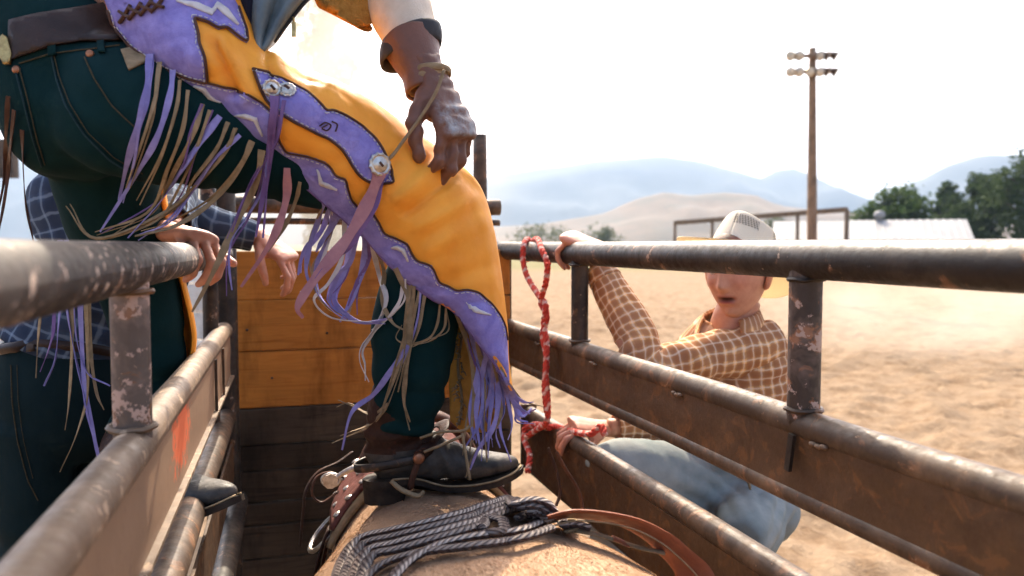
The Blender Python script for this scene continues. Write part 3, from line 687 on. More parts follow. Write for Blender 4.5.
def left_side():
    t = empty('chute_fence', (-.2, 1.2, 0), 'near left side of the chute, blurred worn pipe rails with a pale plate', 'fence')
    y0, y1 = -0.8, lpt(222, EYE).dot(LD); TOP = EYE - .027
    pipe('top_rail', ll(y0, TOP), ll(y1, TOP), .030, 'pipe_chipped', t, 24, .002, 28)
    mu, mb_ = EYE - .249, EYE - .378
    pipe('plate_rail', ll(y0, mu), ll(y1, mu), .0245, 'pipe_pale', t, 24, .002, 24)
    plate('plate', ll(y0, mu - .012, .019), ll(y1 - .03, mu - .012, .019), .118, .006, 'plate_pale', t, LN_, 4)
    mk('plate_lip', *bar_vf(ll(y0, mb_, .022), ll(y1 - .03, mb_, .022), .014, .006), 'pipe_pale', t, False)
    p0, p1 = lpt(128, mu), lpt(128, TOP); po = pipe('post', p0, p1, .0225, 'post_pink', t, 8, .001)
    weld_bead(p0 + Vector((0, 0, .025)), .026, (0, 0, 1), 'pipe_pale', po); weld_bead(p1 - Vector((0, 0, .03)), .026, (0, 0, 1), 'pipe_worn', po)
    pipe('post', ll(-.3, mu), ll(-.3, TOP), .0225, 'post_rusty', t, 6)
    for y in (1.9, 2.1): mk('stiffener', *bar_vf(ll(y, mu - .01, .024), ll(y, mb_, .024), .006, .01, LD), 'pipe_worn', t, False)
    pipe('lower_rail', ll(y0, EYE - .505), ll(y1, EYE - .505), .028, 'pipe_worn', t, 20, .002, 24)
    pipe('lower_rail', ll(y0, EYE - .75, .03), ll(y1, EYE - .75, .03), .028, 'pipe_dark', t, 20, .002, 24)
    pipe('lower_rail', ll(y0, EYE - 1.02, .035), ll(y1, EYE - 1.02, .035), .028, 'pipe_dark', t, 20, .002, 24)
    plate('lower_plate', ll(y0, EYE - .575, .02), ll(y1, EYE - .575, .02), .12, .006, 'plate_brown', t, LN_, 14)
    pe = lpt(223, 0); pipe('corner_post', pe + Vector((0, 0, -.05)), pe + Vector((0, 0, EYE + .22)), .037, 'pipe_dark', t, 10, .001, 24)
    pq = lpt(209, 0, -.02); pipe('corner_post', pq + Vector((0, 0, -.05)), pq + Vector((0, 0, EYE + .22)), .02, 'pipe_dark', t, 8, .001)
    pipe('post', ll(.2, -.05, -.03), ll(.2, mu, -.03), .024, 'pipe_worn', t, 8)
    hk = lpt(213, EYE - .12, -.03); mk('hook', *tube([hk + Vector((0, 0, .08)), hk, hk - LD * .0 + Vector((.012, 0, -.012)), hk + Vector((.035, 0, -.014))], .006, 6)[:2], 'pipe_dark', t)
left_side()
GY = 2.62
def end_gate():
    x0, x1 = -.125, .755; t = empty('end_gate', (.3, GY, 0), 'wooden plank gate closing the far end of the chute, orange boards over grey weathered ones', 'gate')
    zt = EYE - (252 - 244) / FPX * 2.66
    def zat(py): return EYE - (py - 244) / FPX * 2.62
    edges = [250, 297, 346, 401, 437, 462, 493, 515, 548, 590, 640, 700, 770]
    for i in range(len(edges) - 1):
        za, zb = zat(edges[i]), zat(edges[i + 1]); g = .0012 if i < 3 else .0022
        tilt = random.uniform(-.003, .003); mbv = bar_vf((x0, GY + random.uniform(-.003, .004), (za + zb) / 2 + tilt), (x1, GY + random.uniform(-.003, .004), (za + zb) / 2 - tilt), .038, za - zb - g * 2)
        o = mk('plank', *mbv, 'plank_bounce_lit' if i < 3 else 'plank_weathered', t, False); bevel(o, .004, 2)
        if i < 3: o['label'] = 'plank with warm bounce light tinted into its colour'
    for z in (EYE + .128, EYE + .075):
        pipe('gate_rail', (x0 - .05, GY + .12, z), (x1, GY + .12, z), .028 if z > EYE + .1 else .011, 'pipe_worn', t, 8)
    a = on_plane(480, 135, Vector((0, GY + .12, 0)), Vector((0, 1, 0))); pipe('gate_post', (a.x, a.y, -.05), (a.x, a.y, a.z), .0245, 'pipe_worn', t, 10)
    for x in (x0 + .02, x1 - .02):
        mk('batten', *box_vf((x, GY + .045, .9), .07, .05, 1.75), 'plank_weathered', t, False)
    mb = MB(); kn = P(328, 333, 2.6)
    for i, (px, py) in enumerate(((327, 333), (272, 378), (247, 330))):
        c = on_plane(px, py, Vector((0, GY - .02, 0)), Vector((0, 1, 0))); mk('nail', *loft([(c, .004, .004), (c + Vector((0, -.004, 0)), .0035, .0035)], 3, 8)[:2], 'pipe_dark', t)
end_gate()
def catwalk():
    t = empty('catwalk', (-.6, 2.2, 0), 'plank catwalk along the outside of the left chute fence', 'catwalk')
    for k in range(4):
        x = -.30 - .075 - k * .155; o = mk('plank', *bar_vf((x, 1.2, .53), (x, 3.6, .53), .15, .04), 'plank_weathered', t, False); bevel(o, .004)
    for y in (1.3, 2.4, 3.5):
        mk('bearer', *bar_vf((-.3, y, .47), (-.92, y, .47), .08, .08), 'plank_weathered', t, False)
        for x in (-.34, -.88): mk('leg', *box_vf((x, y, .2), .07, .07, .5), 'plank_weathered', t, False)
catwalk()

# ================================================================== HORSE
HX = .285
def horse():
    t = empty('horse', (HX, 1.2, 0), 'tan horse standing in the chute under the rider, seen along its back', 'horse')
    def c(y, top, hw, hh): return ((HX, y, top - hh), hw, hh)
    body = loft([c(.20, 1.10, .04, .06), c(.26, 1.24, .15, .18), c(.38, 1.345, .25, .27), c(.6, 1.40, .315, .32), c(.85, 1.41, .34, .31), c(1.05, 1.39, .34, .315), c(1.25, 1.36, .32, .325), c(1.45, 1.335, .265, .33), c(1.65, 1.35, .205, .33), c(1.82, 1.35, .18, .31), c(1.95, 1.24, .15, .22), c(2.02, 1.1, .08, .1)], 60, 40, (0, 0, 1), True, None, 2.15)
    parts = [body]
    parts.append(loft([((HX, 1.72, 1.20), .13, .2), ((HX, 1.95, 1.17), .10, .16), ((HX, 2.15, 1.08), .078, .13), ((HX, 2.28, .98), .07, .11)], 20, 20, (0, 0, 1)))
    parts.append(loft([((HX, 2.24, 1.04), .06, .06), ((HX, 2.30, .97), .085, .1), ((HX, 2.36, .84), .075, .085), ((HX, 2.41, .70), .052, .06), ((HX, 2.43, .58), .045, .055), ((HX, 2.43, .54), .03, .035)], 20, 16, (0, 1, 0)))
    for s_ in (-1, 1):
        x = HX + s_ * .15
        parts.append(loft([((x, .45, 1.1), .10, .16), ((x, .48, .9), .095, .15), ((x, .52, .72), .065, .10), ((x, .40, .52), .04, .06), ((x, .36, .45), .038, .05), ((x, .40, .25), .026, .03), ((x, .41, .12), .034, .036), ((x, .44, .07), .035, .04), ((x, .46, .0), .05, .06)], 36, 14, (0, 1, 0)))
        x = HX + s_ * .12
        parts.append(loft([((x, 1.72, 1.1), .08, .14), ((x, 1.72, .85), .065, .09), ((x, 1.70, .62), .045, .05), ((x, 1.71, .46), .042, .045), ((x, 1.70, .28), .027, .03), ((x, 1.70, .13), .034, .036), ((x, 1.73, .07), .035, .04), ((x, 1.75, 0), .05, .055)], 36, 14, (0, 1, 0)))
        parts.append(loft([((HX + s_ * .05, 2.24, 1.03), .022, .02), ((HX + s_ * .065, 2.23, 1.09), .026, .014), ((HX + s_ * .07, 2.24, 1.14), .006, .006)], 8, 10, (0, 1, 0)))
    def wr(p, n):
        sp = -.006 * math.exp(-((p.x - HX) / .02) ** 2) if n.z > .5 and p.y < 1.7 else 0
        return noise.noise(p * 7) * .005 + noise.noise(p * 19) * .002 + sp
    b = voxel('body', parts, .013, 'horse_hide', t, 8, wr)
    # tail and mane
    mb = MB()
    for i in range(60):
        x = HX + random.gauss(0, .03); y = .22 + random.uniform(-.02, .02); k = random.uniform(-.05, .05)
        mb.add(*tube([(x, y, 1.16), (x + k * .3, y - .1, 1.05), (x + k, y - .12, .75), (x + k * 1.3, y - .08, .4)], [.004, .006, .005, .002], 5, 10))
    mb.build('tail', 'hair_brown', t)
    mb = MB()
    for i in range(90):
        y = random.uniform(1.75, 2.25); zt = 1.355 - (y - 1.75) * .42 - max(0, y - 2.0) * .25; s_ = random.choice((-1, 1))
        mb.add(*tube([(HX, y, zt), (HX + s_ * .06, y + .02, zt + .0), (HX + s_ * random.uniform(.08, .11), y + random.uniform(0, .05), zt - random.uniform(.1, .18))], [.004, .005, .002], 5, 8))
    mb.build('mane', 'hair_brown', t)
    return b
HORSE = horse(); HB = bvh_of(HORSE)
# ================================================================== PEOPLE: shared builders
def basis(X, Z):
    X = Vector(X).normalized(); Z = Vector(Z); Z = (Z - X * Z.dot(X)).normalized(); Y = Z.cross(X)
    return Matrix((X, Y, Z)).transposed()
def C3(r, u, b): return RT * r + UP * u - FW * b          # picture right, up, towards viewer
def xf(vf, m3, o, sc=1.0):
    v = [Vector(o) + m3 @ (Vector(p) * sc) for p in vf[0]]; return (v,) + tuple(vf[1:])
def hand_parts(left=False, curl=None, spread=0.08, thumb=((.55, .75, -.35), (.75, .35, -.55), (.85, .1, -.5)), wrist=.06, thick=1.0):
    """five fingers, a palm and a wrist; local: +X fingers, +Z back of hand, +Y thumb side (right hand)"""
    curl = curl or [(20, 30, 20)] * 4; ps = []; s_ = -1 if left else 1
    fy = (.032, .0105, -.0105, -.030); fx = (.088, .093, .089, .080); fl = ((.042, .026, .021), (.046, .029, .022), (.043, .027, .021), (.034, .021, .019)); fr = (.0088, .0090, .0086, .0077)
    ps.append(loft([((-wrist, 0, 0), .026, .020), ((-.01, 0, 0), .027, .020), ((.02, .001, -.002), .034, .019), ((.055, .0, -.002), .041, .017), ((.085, 0, .0), .041, .0135), ((.096, 0, 0), .034, .009)], 24, 20, (0, 0, 1), True, None, 2.4))
    ps.append(sphere((.03, .026, -.012), .028, .017, .016, 8))
    for i in range(4):
        a = spread * (1.5 - i); p = Vector((fx[i] - .014, fy[i], .001)); pts = [p.copy()]; ang = 0; rr = [fr[i] * 1.1]
        for L, cu in zip(fl[i], curl[i]):
            ang += math.radians(cu); d = Vector((math.cos(ang) * math.cos(a), math.sin(a) * math.cos(ang), -math.sin(ang)))
            if len(pts) == 1: L = L + .014
            m = pts[-1] + d * L * .5; pts.append(m); rr.append(fr[i] * .93); pts.append(pts[-2] + d * L); rr.append(fr[i] * 1.03)
        rr[-1] = fr[i] * .72
        for q in range(len(pts) - 1):
            ps.append(loft([(pts[q], rr[q] * thick, rr[q] * thick), (pts[q + 1], rr[q + 1] * thick, rr[q + 1] * thick)], 3, 12, (0, .3, 1)))
        for q in range(0, len(pts), 1): ps.append(sphere(pts[q], rr[q] * thick, None, None, 6))
    p = Vector((.018, .028, -.008)); r0 = (.0135, .0115, .0105, .008); pts = [p]
    for d, L in zip(thumb, (.043, .031, .026)): pts.append(pts[-1] + Vector(d).normalized() * L)
    for q in range(3): ps.append(loft([(pts[q], r0[q] * thick, r0[q] * thick), (pts[q + 1], r0[q + 1] * thick, r0[q + 1] * thick)], 4, 12, (0, .2, 1)))
    for q in range(4): ps.append(sphere(pts[q], r0[q] * thick, None, None, 6))
    if left: ps = [([(x, -y, z) for x, y, z in v[0]], [tuple(reversed(f)) for f in v[1]]) for v in ps]
    return ps
SKIN = (0.56, 0.29, 0.19, 1)
def head_parts():
    """local: +X face, +Z up, origin mid-head. returns verts, faces, colours"""
    n, m = 64, 96; v = []; col = []
    for i in range(n + 1):
        a = math.pi * i / n
        for j in range(m):
            b = 2 * math.pi * j / m; d = Vector((math.sin(a) * math.cos(b), math.sin(a) * math.sin(b), math.cos(a)))
            p = Vector((d.x * (.097 if d.x > 0 else .1), d.y * .076, d.z * (.115 if d.z > 0 else .118)))
            if d.z < -.15:
                k = min(1, (-d.z - .15) / .85); p.y *= 1 - .30 * k; p.x = p.x * (1 - .05 * k) + .018 * k if d.x > -.2 else p.x * (1 - .35 * k)
            g = lambda y0, z0, sy, sz: math.exp(-((p.y - y0) / sy) ** 2 - ((p.z - z0) / sz) ** 2)
            c = list(SKIN)
            if d.x > .15:
                f = 0; ay = abs(p.y)
                f += .020 * g(0, -.016, .0125, .013) + .013 * g(0, .005, .009, .022) + .006 * math.exp(-((ay - .012) / .007) ** 2 - ((p.z + .02) / .008) ** 2)
                f -= .011 * math.exp(-((ay - .031) / .016) ** 2 - ((p.z - .022) / .013) ** 2)
                f += .006 * math.exp(-((ay - .03) / .022) ** 2 - ((p.z - .043) / .010) ** 2)
                f += .006 * math.exp(-((ay - .042) / .018) ** 2 - ((p.z + .012) / .018) ** 2)
                lw = math.exp(-(p.y / .022) ** 4)
                mo_ = 1.0; f += lw * (.008 * math.exp(-((p.z + .046) / .0055) ** 2) + .009 * math.exp(-((p.z + .060) / .006) ** 2) - .022 * math.exp(-((p.z + .053) / .0048) ** 2))
                f += .010 * g(0, -.095, .02, .014) - .004 * g(0, -.076, .03, .007)
                p.x += f
                lip = lw * (math.exp(-((p.z + .047) / .005) ** 2) + math.exp(-((p.z + .060) / .005) ** 2)); lip = min(1, lip)
                mo = math.exp(-(p.y / .019) ** 4) * math.exp(-((p.z + .053) / .0055) ** 4)
                c = [c[q] * (1 - .85 * lip) + (0.40, 0.085, 0.07, 1)[q] * .85 * lip for q in range(4)]; c = [x * (1 - .93 * mo) for x in c[:3]] + [1]
                br = math.exp(-((ay - .032) / .018) ** 4 - ((p.z - .043 + ay * .1) / .005) ** 2)
                c = [x * (1 - .8 * br) + .03 * br for x in c[:3]] + [1]
                ck = math.exp(-((ay - .042) / .022) ** 2 - ((p.z + .012) / .022) ** 2) * .5; c = [c[0], c[1] * (1 - .3 * ck), c[2] * (1 - .3 * ck), 1]
            hair = (d.z > .45 and d.x < .6) or (d.x < .05 and d.z > -.35 + .5 * max(0, d.x + .3) and not (abs(d.y) > .9 and d.z < .1))
            if hair: p += d * .006; c = [.05, .028, .015, 1]
            v.append(p); col.append(c)
    f = [(i * m + j, (i + 1) * m + j, (i + 1) * m + (j + 1) % m, i * m + (j + 1) % m) for i in range(n) for j in range(m)]
    for s_ in (-1, 1):
        for rad, cc, off in ((.0125, (.8, .78, .75, 1), 0), (.0065, (.05, .03, .02, 1), .0075)):
            k = len(v); sv, sf = sphere((.076 + off, s_ * .031, .021), rad, None, None, 8); v += [Vector(x) for x in sv]; f += [tuple(q + k for q in w_) for w_ in sf]; col += [cc] * len(sv)
        e = loft([((-.002, s_ * .070, -.045), .004, .006), ((.004, s_ * .078, -.035), .007, .012), ((-.004, s_ * .085, -.005), .007, .017), ((-.010, s_ * .088, .018), .007, .016), ((-.008, s_ * .082, .032), .004, .006)], 14, 12, (1, 0, 0))
        k = len(v); v += [Vector(x) for x in e[0]]; f += [tuple(q + k for q in w_) for w_ in e[1]]; col += [[SKIN[0] * 1.02, SKIN[1] * .86, SKIN[2] * .8, 1]] * len(e[0])
    return v, f, col
def hat(parent, c, m3, mat, tilt_mat=None, brim=(.205, .168), curl=.055):
    """western hat; local +X front"""
    n = 72; prof = []
    for k in range(13): t = k / 12; prof.append(('b', 1 - t))                # brim from rim inwards
    for k in range(1, 15): prof.append(('c', k / 14))
    for k in range(1, 9): prof.append(('t', k / 8))
    v = []; uv = []
    for ri, (kind, t) in enumerate(prof):
        for j in range(n + 1):
            a = 2 * math.pi * j / n; ca, sa = math.cos(a), math.sin(a); ix, iy = .103, .083
            if kind == 'b':
                x = ca * (ix + (brim[0] - ix) * t); y = sa * (iy + (brim[1] - iy) * t); z = curl * (t ** 1.6) * (abs(sa) ** 2.2) - .022 * t * abs(ca) ** 2 * t; y *= 1 - .10 * t * abs(sa)
            elif kind == 'c':
                s_ = 1 - .20 * t ** 1.5; x = ca * ix * s_ * (1.0 - .05 * t); y = sa * iy * s_; z = .104 * (1 - (1 - t) ** 1.25)
                z += .008 * t * math.cos(2 * a); 
                if ca > .2: y *= 1 - .22 * t * (ca - .2)
            else:
                s_ = .80 * (1 - t) ; x = ca * ix * s_ * .95; y = sa * iy * s_; z = .104 + .010 * math.sin(t * 1.57) - .034 * math.exp(-(y / .022) ** 2) * t ** .7 + .008 * math.cos(2 * a) * (1 - t)
                if ca > .2: y *= 1 - .22 * (1 - t) * (ca - .2)
            v.append(Vector(c) + m3 @ Vector((x, y, z))); uv.append((j / n, ri / (len(prof) - 1)))
    f = [(i * (n + 1) + j, i * (n + 1) + j + 1, (i + 1) * (n + 1) + j + 1, (i + 1) * (n + 1) + j) for i in range(len(prof) - 1) for j in range(n)]
    o = mk('hat', v, f, mat, parent, True, uv); s_ = o.modifiers.new('s', 'SOLIDIFY'); s_.thickness = .003; s_.offset = 0
    bd = [Vector(c) + m3 @ Vector((math.cos(a) * .1045, math.sin(a) * .0845, .012)) for a in np.linspace(0, 2 * math.pi, 40)]
    mk('hat_band', *loft([(p, .0025, .009) for p in bd], 60, 8, m3 @ Vector((0, 0, 1)), False)[:2], 'leather_tan', o)
    return o
def folds(L, th, p, amp, bends, freq=60.0):
    d = noise.noise(Vector((p[0], p[1], p[2])) * 9) * amp * .6 + noise.noise(Vector((p[0], p[1], p[2])) * 28) * amp * .25
    for b, wd, k in bends:
        g = math.exp(-((L - b) / wd) ** 2); ph = 2.2 * math.sin(th + k)
        d += amp * g * math.sin(L * freq * 2 + ph + 3 * noise.noise(Vector((p[0], p[1], p[2])) * 6)) * (.6 + .4 * math.sin(th + k))
    return d
def cloth(name, stations, mat, parent, nr, seg, ref, amp=.004, bends=(), cap=False, power=2.0, freq=45, thick=.003):
    v, f, uv = loft(stations, nr, seg, ref, cap, (lambda L, th, p: folds(L, th, p, amp, bends, freq)) if amp else None, power)
    o = mk(name, v, f, mat, parent, True, uv)
    if thick: s_ = o.modifiers.new('s', 'SOLIDIFY'); s_.thickness = thick; s_.offset = -1
    return o
def boot(name, parent, o0, m3, sc=1.0, shaft_to=None, mat='leather_boot', shaft_mat='leather_bootbrown', shaft_h=.20):
    """local +X toe, +Z up, origin under the heel's back edge"""
    T = lambda vf: xf(vf, m3, o0, sc)
    foot = [loft([((.012, 0, .075), .006, .02), ((.022, 0, .078), .028, .036), ((.06, 0, .080), .033, .044), ((.105, 0, .078), .034, .048), ((.15, 0, .062), .039, .038), ((.195, 0, .048), .044, .030), ((.235, 0, .040), .040, .023), ((.272, 0, .036), .026, .017), ((.292, 0, .034), .012, .011), ((.297, 0, .034), .003, .004)], 44, 28, (0, 0, 1), True, None, 2.3)]
    top = Vector((.064, 0, .15 + shaft_h)) if shaft_to is None else (m3.transposed() @ (Vector(shaft_to) - Vector(o0))) / sc
    s0 = Vector((.063, 0, .115)); sh = [((.062, 0, .06), .038, .048), (s0, .043, .055), (s0.lerp(top, .3), .048, .060), (s0.lerp(top, .65), .051, .061), (top, .051, .060)]
    foot.append(loft(sh, 24, 26, (1, 0, 0)))
    def wr(p, n):
        l = m3.transposed() @ (p - Vector(o0)) / sc; k = 0
        if l.z < .14: k += .0022 * math.sin(l.x * 190 + l.z * 60) * math.exp(-((l.x - .15) / .035) ** 2)
        k += .003 * math.sin(l.z * 150 + 2 * math.sin(l.x * 30)) * math.exp(-((l.z - .13) / .025) ** 2)
        return k + noise.noise(p * 40) * .0012
    b = voxel(name, [T(x) for x in foot], .0055, mat, parent, 3, wr)
    b.data.materials.append(MATS[shaft_mat]); mt = m3.transposed(); off_ = Vector(o0) - parent.location
    for pg in b.data.polygons:
        l = mt @ (pg.center - off_) / sc
        if l.z > .10 - .10 * abs(l.y) and l.x < .135 - .15 * (l.z - .1): pg.material_index = 1
    # sole (welted) and stacked heel
    def outline(x):
        xs = [0.0, .01, .03, .07, .11, .15, .20, .24, .275, .295, .302]; ws = [.0, .022, .034, .034, .031, .038, .047, .044, .031, .015, 0]
        return float(np.interp(x, xs, ws))
    xs = np.concatenate([np.linspace(0, .02, 6), np.linspace(.03, .28, 22), np.linspace(.286, .302, 8)]); ring = [(x, outline(x)) for x in xs] + [(x, -outline(x)) for x in xs[::-1][1:-1]]
    def sz(x): return .044 - .030 * (1 / (1 + math.exp(-(x - .115) / .016))) + max(0, x - .21) ** 2 * 1.3
    def slab(dz0, dz1, grow, x0=0, x1=1, sm=1.0):
        rr = [(max(x0, min(x1, x)), y) for x, y in ring]; n = len(rr); v = []
        for dz, s_ in ((dz0, sm), (dz1, 1.0)):
            for x, y in rr:
                yy = y * (1 + grow) * s_; v.append((x0 + (x - x0) * (s_ if x1 < .2 else 1) * (1 + grow * .2) - (0.003 if x < .02 else 0), yy, (sz(x) + dz) if dz > -.03 else 0.0))
        f = [(i, (i + 1) % n, n + (i + 1) % n, n + i) for i in range(n)] + [tuple(range(n))[::-1], tuple(range(n, 2 * n))]
        return v, f
    so_ = mk('sole', *T(slab(-.009, .002, .07))[:2], 'sole_black', b, True, sharp=40)
    mk('heel', *T(slab(-.2, -.0095, .02, 0, .075, .86))[:2], 'sole_black', b, True, sharp=40)
    lp = [m3 @ (Vector((x, y * 1.03, sz(x) + .0035)) * sc) + Vector(o0) for x, y in ring if x > .085]
    for s_ in (1, -1):
        q = [m3 @ (Vector((x, s_ * outline(x) * 1.05, sz(x) + .0035)) * sc) + Vector(o0) for x in np.linspace(.05, .3, 20)]
        mk('welt', *tube(q, .0021, 6, 40)[:2], 'leather_tan', b)
    return b
def spur(b, o0, m3, sc=1.0):
    W = lambda *p: Vector(o0) + m3 @ (Vector(p) * sc)
    band = [W(.10 - .115 * math.sin(a) if True else 0, .044 * math.cos(a), .082 - .012 * math.sin(a)) for a in np.linspace(0, math.pi, 15)]
    mk('spur', *loft([(p, .0025, .008) for p in band], 40, 8, m3 @ Vector((0, 0, 1)))[:2], 'pipe_dark', b)
    mk('spur_shank', *tube([W(-.014, 0, .07), W(-.035, .004, .062), W(-.055, .004, .052)], [.006, .005, .004], 8)[:2], 'metal_silver', b)
    mk('rowel', *loft([(W(-.06, .000, .05), .014, .014), (W(-.06, .004, .05), .014, .014)], 2, 9, m3 @ Vector((0, 0, 1)))[:2], 'metal_silver', b, False)
    st = [W(.10, -.046, .084), W(.125, -.045, .105), W(.15, -.030, .122), W(.158, 0, .128), W(.15, .030, .122), W(.125, .045, .105), W(.10, .046, .084)]
    mk('spur_strap', *loft([(p, .002, .013) for p in st], 40, 8, m3 @ Vector((1, 0, .6)))[:2], 'leather_bootbrown', b)
    s2 = [W(.10, -.046, .08), W(.085, -.045, .045), W(.08, -.03, .022), W(.08, .03, .022), W(.085, .045, .045), W(.10, .046, .08)]
    mk('spur_strap', *loft([(p, .0015, .006) for p in s2], 40, 8, m3 @ Vector((1, 0, 0)))[:2], 'leather_brown', b)
    mk('button', *loft([(W(.10, -.047, .083), .011, .011), (W(.10, -.052, .083), .010, .010), (W(.10, -.055, .083), .004, .004)], 8, 14, m3 @ Vector((0, 0, 1)))[:2], 'metal_copper', b)

# ================================================================== RIDER
rider = empty('person', P(200, 560, 1.95), 'rider in orange and purple fringed chaps, one boot on the horse', 'person')
ankle = P(398, 452, 1.50); knee = P(447, 205, 1.42); hipR = P(165, 118, 1.27); hipL = P(112, 118, 1.42); pelvis = P(125, 100, 1.36)
thighw = [(hipR, .105, .105), (P(235, 128, 1.29), .098, .100), (P(320, 155, 1.335), .088, .092), (P(395, 183, 1.385), .070, .074), (P(440, 212, 1.425), .058, .060)]
shin = [(P(440, 214, 1.425), .058, .058), (P(430, 255, 1.438), .064, .064), (P(417, 310, 1.46), .078, .074), (P(412, 355, 1.475), .077, .072), (P(406, 405, 1.49), .063, .062), (P(402, 428, 1.495), .057, .057)]
kneeL = P(150, 330, 1.64); ankL = P(134, 466, 1.66)
def rider_jeans():
    ps = [loft([(P(62, 18, 1.36), .15, .10), (P(68, 42, 1.36), .155, .115), (P(82, 80, 1.355), .165, .13), (P(100, 118, 1.36), .165, .135), (P(118, 148, 1.37), .13, .11), (P(128, 170, 1.38), .06, .06)], 24, 30, C3(1, .1, 0), True, None, 2.2)]
    ps.append(sphere(P(75, 112, 1.30), .085, .08, .095, 12)); ps.append(sphere(P(122, 112, 1.255), .10, .09, .10, 12)); ps.append(sphere(P(62, 130, 1.36), .08, .08, .085, 12))
    ps.append(loft([(P(112, 105, 1.29), .11, .11)] + thighw, 40, 28, (0, 0, 1)))
    ps.append(loft(shin, 30, 26, (0, 1, 0)))
    ps.append(loft([(P(100, 118, 1.40), .105, .105), (P(108, 190, 1.48), .090, .094), (P(128, 255, 1.57), .082, .084), (kneeL, .068, .07), (P(150, 375, 1.66), .064, .064), (P(143, 420, 1.67), .060, .060), (P(137, 452, 1.665), .056, .058)], 44, 26, (0, 1, 0)))
    kz = Vector(knee)
    def wr(p, n):
        d = noise.noise(p * 8) * .004 + noise.noise(p * 22) * .0018
        dk = (p - kz); 
        # stacked folds above the boot
        h = (p - ankle).length
        if h < .26 and p.x > .05: d += .013 * (abs(math.sin(p.z * 52 + 1.8 * noise.noise(p * 9) + p.x * 9)) - .5) * max(0, 1 - h / .26)
        hl = (p - ankL).length
        if hl < .34: d += .010 * math.sin(p.z * 85 + 2.5 * noise.noise(p * 8)) * max(0, 1 - hl / .36)
        c = (p - P(150, 165, 1.3)).length
        if c < .2: d += .009 * (abs(math.sin((p.z + p.x * .5) * 62 + 2 * noise.noise(p * 7))) - .5) * (1 - c / .2)
        c = (p - P(215, 165, 1.27)).length
        if c < .17: d += .009 * (abs(math.sin((p.z * .5 - p.x) * 60 + 2 * noise.noise(p * 7))) - .5) * (1 - c / .17)
        c = (p - P(60, 100, 1.25)).length
        if c < .16: d += .005 * math.sin((p.z * .8 + p.x * .7) * 75 + 2 * noise.noise(p * 9)) * (1 - c / .16)
        return d
    return voxel('jeans', ps, .0085, 'denim_teal', rider, 7, wr)
RJ = rider_jeans(); RJB = bvh_of(RJ)

# torso, arms and head (most of it above the picture)
chest = P(250, -95, 1.42); neck = P(345, -190, 1.46); headc = P(395, -235, 1.46)
tor = [(P(66, 34, 1.36), .155, .112), (P(90, 0, 1.37), .155, .115), (P(150, -45, 1.39), .165, .12), (P(215, -90, 1.41), .18, .125), (P(285, -150, 1.44), .19, .115), (P(325, -180, 1.455), .13, .09), (P(345, -195, 1.46), .06, .06)]
shL, shR = P(300, -170, 1.60), P(290, -140, 1.26)
elbL, wrL = P(378, -60, 1.50), P(420, 68, 1.36)
elbR, wrR = P(420, -230, 1.25), P(520, -330, 1.32)
HM = basis(C3(.8, -.6, .0), C3(.6, .8, 0))
def rider_body():
    ps = [loft([(c, a * .86, b * .86) for c, a, b in tor], 30, 24, C3(.6, .8, 0)), loft([(P(330, -180, 1.455), .06, .06), (headc, .055, .055)], 8, 16, (0, 1, 0))]
    for s_, e, w_ in ((shL, elbL, wrL), (shR, elbR, wrR)): ps.append(loft([(s_, .045, .045), (e, .036, .036), (w_, .025, .025)], 16, 14, (0, 1, 0)))
    ps += [loft([(pelvis, .13, .1), (P(110, 140, 1.36), .11, .09)], 6, 20, (1, 0, 0)), loft([(c, a * .8, b * .8) for c, a, b in thighw], 16, 16), loft([(c, a * .6, b * .6) for c, a, b in shin] + [(ankle, .025, .025)], 20, 16, (0, 1, 0)),
           loft([(hipL, .07, .07), (P(108, 190, 1.48), .055, .055), (P(128, 255, 1.57), .05, .05), (kneeL, .045, .045), (P(145, 410, 1.67), .035, .035), (ankL, .03, .03)], 24, 16, (0, 1, 0))]
    h = head_parts(); hv = [headc + HM @ (p - Vector((0, 0, -.05))) for p in h[0]]
    ps2 = [xf(q, basis(C3(.7, .5, .2), C3(-.4, .6, .5)), wrR) for q in hand_parts(False, [(50, 70, 40)] * 4)]
    mbh = MB()
    me = voxel('hand_tmp', ps2, .0035, 'skin', None, 2); kv = np.array([v.co[:] for v in me.data.vertices]); kf = [tuple(p.vertices) for p in me.data.polygons]; bpy.data.objects.remove(me)
    n1 = len(kv); kv = np.vstack([kv, np.array([list(p) for p in hv])]); kf = kf + [tuple(i + n1 for i in q) for q in h[1]]; hc = h[2]; tot = [0]
    b = voxel('body', ps, .010, 'skin', rider, 5, None, None, (kv, kf))
    n = len(b.data.vertices); col = np.tile(np.array(SKIN), (n, 1)); col[n - len(hc):] = np.array(hc)
    c = b.data.color_attributes.new('Col', 'FLOAT_COLOR', 'POINT'); c.data.foreach_set('color', col.astype(np.float32).ravel())
rider_body()
hat(rider, headc + HM @ Vector((-.005, 0, .075)), HM @ Matrix.Rotation(R(4), 3, 'Y'), 'cloth_black')
